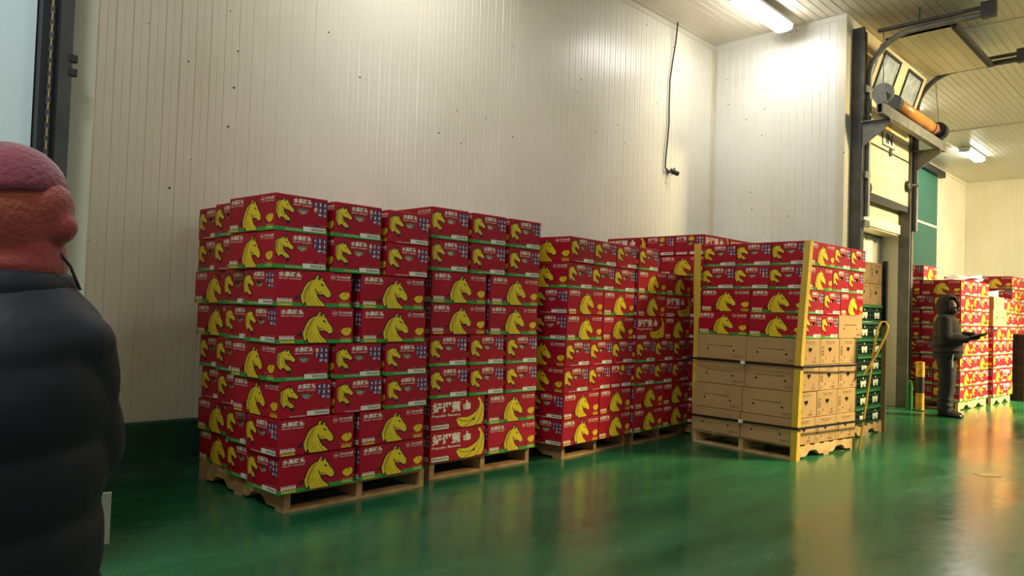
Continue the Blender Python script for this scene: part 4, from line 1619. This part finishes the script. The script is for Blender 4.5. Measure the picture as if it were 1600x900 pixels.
hball(b, (0, 0.01, 1.535), 0.072, 0.092, 0.112, M_SKIN)
hball(b, (0, 0.098, 1.525), 0.012, 0.020, 0.024, M_SKIN, 10, 8)
hball(b, (0, 0.085, 1.575), 0.045, 0.014, 0.012, M_SKIN, 10, 8)
hball(b, (-0.07, 0, 1.53), 0.012, 0.02, 0.03, M_SKIN, 8, 6)
hball(b, (0.07, 0, 1.53), 0.012, 0.02, 0.03, M_SKIN, 8, 6)
limb(b, [(0, 0.0, 1.34), (0, 0.01, 1.46)], [0.058, 0.055], M_SKIN)
b.ring([((0, 0, z), (rx, 0, 0), (0, ry, 0)) for z, rx, ry in ((0.82, 0.14, 0.10), (0.92, 0.155, 0.115), (1.05, 0.14, 0.105), (1.22, 0.165, 0.115), (1.34, 0.16, 0.095), (1.40, 0.07, 0.06))], M_SKIN)
for s_ in (-1, 1):
    limb(b, [(s_ * 0.085, 0, 0.90), (s_ * 0.09, 0.01, 0.48), (s_ * 0.095, -0.015, 0.07)], [0.085, 0.058, 0.042], M_SKIN)
    b.ring([((s_ * 0.095, -0.08, 0.045), (0.025, 0, 0), (0, 0, 0.03)), ((s_ * 0.095, 0.0, 0.05), (0.035, 0, 0), (0, 0, 0.045)), ((s_ * 0.095, 0.12, 0.03), (0.036, 0, 0), (0, 0, 0.022)), ((s_ * 0.095, 0.16, 0.025), (0.02, 0, 0), (0, 0, 0.014))], M_SKIN, 12)
armR = [(0.175, 0, 1.345), (0.245, 0.02, 1.10), (0.10, 0.27, 1.09)]
armL = [(-0.175, 0, 1.345), (-0.235, 0.06, 1.12), (-0.06, 0.34, 1.14)]
limb(b, armR, [0.05, 0.042, 0.028], M_SKIN)
limb(b, armL, [0.05, 0.042, 0.028], M_SKIN)
hand(b, armR[2], (-0.5, 0.85, 0.12), (-0.3, -0.1, 0.95), (-0.7, -0.5, 0.3), M_SKIN, 0.55)
hand(b, armL[2], (0.35, 0.9, 0.15), (0.2, 0.0, 1), (0.9, -0.35, 0.1), M_SKIN, 0.55)
man = organic('person', b, 0.008, smooth=3, loc=(11.76, 2.93, 0), rot=(0, 0, yaw_of(mdir)))
man.scale = (1.03, 1.03, 1.0)
tag(man, 'worker in dark hooded jacket and black mask holding a clipboard', 'person')
# jacket
b = MB()
zz = []
for z, rx, ry, cy in ((0.80, 0.185, 0.150, 0.01), (0.84, 0.215, 0.178, 0.015), (0.92, 0.222, 0.185, 0.02), (1.02, 0.215, 0.178, 0.02), (1.12, 0.215, 0.172, 0.015), (1.24, 0.215, 0.165, 0.01), (1.34, 0.20, 0.140, 0.0), (1.40, 0.13, 0.105, 0.0), (1.44, 0.09, 0.095, 0.0)):
    zz.append(((0, cy, z), (rx, 0, 0), (0, ry, 0)))
b.ring(zz, M_COAT, 28)
for arm, sg_ in ((armR, 1), (armL, -1)):
    a2 = [Vector(arm[0]) + Vector((0, 0, 0.0)), Vector(arm[0]).lerp(Vector(arm[1]), 0.55), Vector(arm[1]), Vector(arm[1]).lerp(Vector(arm[2]), 0.5), Vector(arm[2])]
    limb(b, a2, [0.078, 0.082, 0.075, 0.070, 0.050], M_COAT)
    b.ball(arm[0], 0.085, 0.085, 0.08, M_COAT, 14, 10)
for z in (0.90, 1.0, 1.12):
    b.ring([((0.02, 0.02, z - 0.012), (0.228, 0, 0.02), (0, 0.186, 0.02)), ((0.02, 0.02, z + 0.012), (0.228, 0, 0.02), (0, 0.186, 0.02))], M_COAT, 24)
organic('jacket', b, 0.011, man, 5)
# hood: open shell round the face, turned towards the viewer
hy = yaw_of(Vector((0.25, -1.0, 0)).normalized()) * 0 + R(-14)
b = MB()
nu, nv_ = 28, 20
vs, fs, idx = [], [], {}
for i in range(nu):
    for j in range(nv_ + 1):
        th = math.pi * j / nv_
        ph = 2 * math.pi * i / nu
        d = Vector((math.sin(th) * math.cos(ph), math.sin(th) * math.sin(ph), math.cos(th)))
        p = Vector((d.x * 0.125, d.y * 0.145 - 0.005, d.z * 0.165 + 1.545))
        if d.y > 0.3:
            p.y = min(p.y, 0.105 + 0.02 * max(0, d.z))
        idx[i, j] = len(vs)
        vs.append(hm4 @ p)


def open_face(i, j):
    th = math.pi * (j + 0.5) / nv_
    ph = 2 * math.pi * (i + 0.5) / nu
    d = Vector((math.sin(th) * math.cos(ph), math.sin(th) * math.sin(ph), math.cos(th)))
    return d.y > 0.45 and -0.75 < d.z < 0.68 and abs(d.x) < 0.74


for i in range(nu):
    for j in range(nv_):
        if open_face(i, j):
            continue
        fs.append((idx[i, j], idx[i, j + 1], idx[(i + 1) % nu, j + 1], idx[(i + 1) % nu, j]))
b.add(vs, fs, M_COAT)
me = b.mesh('hood', True)
o = bpy.data.objects.new('tmp', me)
C.objects.link(o)
sd = o.modifiers.new('s', 'SOLIDIFY')
sd.thickness = 0.022
sd.offset = 0
ss = o.modifiers.new('d', 'SUBSURF')
ss.levels = 1
hm = bpy.data.meshes.new_from_object(o.evaluated_get(bpy.context.evaluated_depsgraph_get()))
bpy.data.objects.remove(o)
hm.polygons.foreach_set('use_smooth', [True] * len(hm.polygons))
hood = link('hood', hm, man)
# mask, eyes, zip cord
b = MB()
hball(b, (0, 0.030, 1.482), 0.072, 0.086, 0.064, M_MASK)
b.build('face_mask', man, True)
for s_ in (-1, 1):
    b = MB()
    hball(b, (s_ * 0.029, 0.0905, 1.552), 0.013, 0.008, 0.0075, M_WHT, 12, 8)
    ey = b.build('eye', man, True)
    b = MB()
    hball(b, (s_ * 0.029, 0.0975, 1.552), 0.006, 0.003, 0.006, M_INK, 10, 6)
    b.build('pupil', ey, True)
b = MB()
b.tube([(0.19, 0.11, 0.88), (0.205, 0.10, 0.80), (0.20, 0.105, 0.70)], 0.006, M_PAPER, 6)
b.build('drawstring', man)
# trousers
b = MB()
b.ring([((0, 0.0, z), (rx, 0, 0), (0, ry, 0)) for z, rx, ry in ((0.76, 0.15, 0.12), (0.82, 0.178, 0.145), (0.92, 0.18, 0.145), (1.0, 0.165, 0.13))], M_TROU)
for s_ in (-1, 1):
    limb(b, [(s_ * 0.085, 0, 0.86), (s_ * 0.092, 0.015, 0.66), (s_ * 0.095, 0.02, 0.46), (s_ * 0.096, 0.0, 0.26), (s_ * 0.096, 0.0, 0.06)], [0.115, 0.105, 0.090, 0.085, 0.082], M_TROU, 16)
    for z in (0.16, 0.24, 0.44):
        b.ring([((s_ * 0.096, 0.005, z - 0.010), (0.090, 0, 0.012), (0, 0.088, -0.01)), ((s_ * 0.096, 0.005, z + 0.010), (0.090, 0, 0.012), (0, 0.088, -0.01))], M_TROU, 16)
organic('trousers', b, 0.011, man, 5)
for s_ in (-1, 1):
    shoe(s_ * 0.096, 0.02, M_SHOE, man, 'shoe')
# clipboard held in both hands
cbp = empty('clipboard', (0, 0, 0))
cbp.matrix_world = man.matrix_world
cbm = Matrix.Translation((11.76, 2.93, 0)) @ Matrix.Rotation(yaw_of(mdir), 4, 'Z') @ Matrix.Translation((0.02, 0.42, 1.165)) @ Matrix.Rotation(R(20), 4, 'X')
cbp.matrix_world = cbm
tag(cbp, 'dark clipboard held out by the hooded worker', 'clipboard')
MB().box(-0.11, 0.11, -0.14, 0.20, 0, 0.006, M_MASK).build('board', cbp)
MB().box(-0.10, 0.10, -0.13, 0.16, 0.006, 0.009, M_PAPER).build('paper', cbp)
MB().box(-0.05, 0.05, 0.165, 0.195, 0.006, 0.018, M_GALV).build('clip', cbp)

# --- person in the foreground, seen from behind, head turned to the right
pdir = (CF * 0.97 + CR * 0.22)
pdir.z = 0
pdir.normalize()
ploc = Vector((0.318, 1.682, 0))
prot = yaw_of(pdir)
hd = CR.copy()
hd.z = 0
hd.normalize()
hrot = yaw_of(hd) - prot           # head turn in the body's frame
HZ = 1.440
hm4 = Matrix.Translation((0, 0.015, HZ)) @ Matrix.Rotation(hrot, 4, 'Z')


def hp(x, y, z):
    return hm4 @ Vector((x, y, z))


def hball(b, c_, rx, ry, rz, mt, n=20, k_=12):
    q = MB()
    q.ball(c_, rx, ry, rz, mt, n, k_)
    b.add([hm4 @ Vector(v) for v in q.v], q.f, mt)


b = MB()
hball(b, (0, 0.0, 0.02), 0.070, 0.092, 0.115, M_SKIN)
hball(b, (0, 0.10, -0.02), 0.013, 0.022, 0.026, M_SKIN, 10, 8)
hball(b, (0.072, 0, 0), 0.012, 0.02, 0.03, M_SKIN, 8, 6)
hball(b, (-0.072, 0, 0), 0.012, 0.02, 0.03, M_SKIN, 8, 6)
limb(b, [(0, 0, 1.28), (0, 0.01, 1.42)], [0.058, 0.055], M_SKIN)
b.ring([((0, 0, z), (rx, 0, 0), (0, ry, 0)) for z, rx, ry in ((0.76, 0.14, 0.10), (0.90, 0.155, 0.12), (1.02, 0.14, 0.11), (1.16, 0.165, 0.12), (1.26, 0.155, 0.09), (1.31, 0.07, 0.06))], M_SKIN)
farm = {1: [(0.145, 0.03, 1.205), (0.112, 0.12, 0.99), (-0.02, 0.22, 0.90)], -1: [(-0.145, 0.03, 1.205), (-0.115, 0.12, 0.99), (-0.10, 0.24, 0.94)]}
for s_ in (-1, 1):
    limb(b, [(s_ * 0.085, 0, 0.84), (s_ * 0.09, 0.01, 0.45), (s_ * 0.095, -0.015, 0.07)], [0.085, 0.058, 0.042], M_SKIN)
    b.ring([((s_ * 0.095, -0.08, 0.045), (0.025, 0, 0), (0, 0, 0.03)), ((s_ * 0.095, 0.0, 0.05), (0.035, 0, 0), (0, 0, 0.045)), ((s_ * 0.095, 0.12, 0.03), (0.036, 0, 0), (0, 0, 0.022)), ((s_ * 0.095, 0.16, 0.025), (0.02, 0, 0), (0, 0, 0.014))], M_SKIN, 12)
    limb(b, farm[s_], [0.05, 0.042, 0.028], M_SKIN)
    hand(b, farm[s_][2], (-s_ * 0.15, 0.85, -0.5), (-s_ * 0.9, 0, 0.2), (0, 0.5, 0.85), M_SKIN, 0.7)
per = organic('person', b, 0.008, smooth=3, loc=ploc, rot=(0, 0, prot))
tag(per, 'person in navy puffer jacket and pink-red knit hat in the foreground', 'person')
# quilted jacket
b = MB()
prof = [(0.62, 0.215, 0.185), (0.66, 0.222, 0.205), (0.80, 0.208, 0.200), (0.95, 0.208, 0.205), (1.08, 0.218, 0.210), (1.16, 0.220, 0.200), (1.21, 0.208, 0.180), (1.25, 0.185, 0.160), (1.28, 0.150, 0.140), (1.315, 0.120, 0.122)]


def lerp_prof(z):
    for (z0, a0, b0), (z1, a1, b1) in zip(prof, prof[1:]):
        if z <= z1:
            t_ = (z - z0) / (z1 - z0)
            return a0 + (a1 - a0) * t_, b0 + (b1 - b0) * t_
    return prof[-1][1:]


seams = [0.60, 0.735, 0.875, 1.015, 1.165, 1.33]
rings = []
z = 0.62
while z <= 1.315:
    a_, b_ = lerp_prof(z)
    lo = max(s for s in seams if s <= z)
    hi = min(s for s in seams if s > z)
    t_ = (z - lo) / (hi - lo)
    q = 0.015 * (math.sin(math.pi * t_) ** 0.55 - 0.75)
    rings.append(((0, -0.005, z), (a_ + q, 0, 0.012), (0, b_ + q, 0.02)))
    z += 0.0145
b.ring(rings, M_NAVYJ, 40)
for s_ in (1, -1):
    A = [Vector(p) for p in farm[s_]]
    pts, rads = [], []
    for k_ in range(19):
        t_ = k_ / 18
        p = A[0].lerp(A[1], t_ * 2) if t_ < 0.5 else A[1].lerp(A[2], t_ * 2 - 1)
        pts.append(p)
        rads.append(0.080 - 0.020 * t_ + 0.010 * (abs(math.sin(t_ * math.pi * 3.5)) ** 0.55 - 0.6))
    b.tube(pts, rads, M_NAVYJ, 20)
    b.ball(A[0], 0.080, 0.085, 0.070, M_NAVYJ, 16, 10)
jk = organic('jacket', b, 0.009, per, 2)
b = MB()
b.ring([((0, 0.0, 1.268), (0.118, 0, 0), (0, 0.118, 0)), ((0, 0.003, 1.282), (0.132, 0, 0), (0, 0.132, 0)), ((0, 0.008, 1.315), (0.134, 0, 0), (0, 0.134, 0)), ((0, 0.010, 1.338), (0.122, 0, 0), (0, 0.124, 0)), ((0, 0.010, 1.342), (0.105, 0, 0), (0, 0.108, 0))], M_NAVYJ, 32)
organic('collar', b, 0.008, jk, 3)
# balaclava and beanie
b = MB()
hball(b, (0, -0.005, 0.0), 0.102, 0.118, 0.125, M_BALA, 28, 18)
hball(b, (0, 0.010, -0.088), 0.092, 0.106, 0.058, M_BALA, 24, 12)
hball(b, (0, 0.104, -0.012), 0.030, 0.036, 0.034, M_BALA, 14, 10)
hball(b, (0, 0.090, 0.022), 0.05, 0.035, 0.055, M_BALA, 14, 10)
hball(b, (0, 0.080, -0.075), 0.055, 0.032, 0.060, M_BALA, 14, 10)
organic('balaclava', b, 0.006, per, 8)
b = MB()
q = MB()
rs = []
for k_ in range(12):
    t_ = math.pi / 2 * k_ / 11
    rs.append(((0, -0.010 - 0.01 * math.sin(t_), 0.035 + 0.112 * math.sin(t_)), (0.101 * math.cos(t_) + 0.001, 0, 0), (0, 0.118 * math.cos(t_) + 0.001, 0.020 * math.cos(t_))))
q.ring(rs, M_BEANIE, 32)
b.add([hm4 @ Vector(v) for v in q.v], q.f, M_BEANIE)
b.build('beanie', per, True)
# trousers and shoes
b = MB()
b.ring([((0, 0.0, z), (rx, 0, 0), (0, ry, 0)) for z, rx, ry in ((0.68, 0.16, 0.12), (0.76, 0.178, 0.145), (0.86, 0.18, 0.145), (0.95, 0.165, 0.13))], M_TROU)
for s_ in (-1, 1):
    limb(b, [(s_ * 0.085, 0, 0.80), (s_ * 0.092, 0.015, 0.62), (s_ * 0.095, 0.02, 0.44), (s_ * 0.096, 0.0, 0.25), (s_ * 0.096, 0.0, 0.06)], [0.112, 0.100, 0.085, 0.080, 0.078], M_TROU, 16)
organic('trousers', b, 0.011, per, 5)
for s_ in (-1, 1):
    shoe(s_ * 0.096, 0.02, M_SHOE, per, 'shoe')
b = MB()
b.tube([hp(0.0, 0.10, -0.05), hp(-0.01, 0.125, -0.085), hp(-0.03, 0.135, -0.13)], 0.003, M_STRAP, 5)
b.build('cord', jk)
# folded paper in the right hand
pp = MB().box(-0.004, 0.004, 0, 0.16, -0.06, 0.06, M_LABEL).build('folded_paper')
pp.matrix_world = Matrix.Translation(ploc) @ Matrix.Rotation(prot, 4, 'Z') @ Matrix.Translation((-0.16, 0.27, 0.775)) @ Matrix.Rotation(R(-50), 4, 'Z')
tag(pp, 'pale folded paper held beside the navy jacket', 'paper')
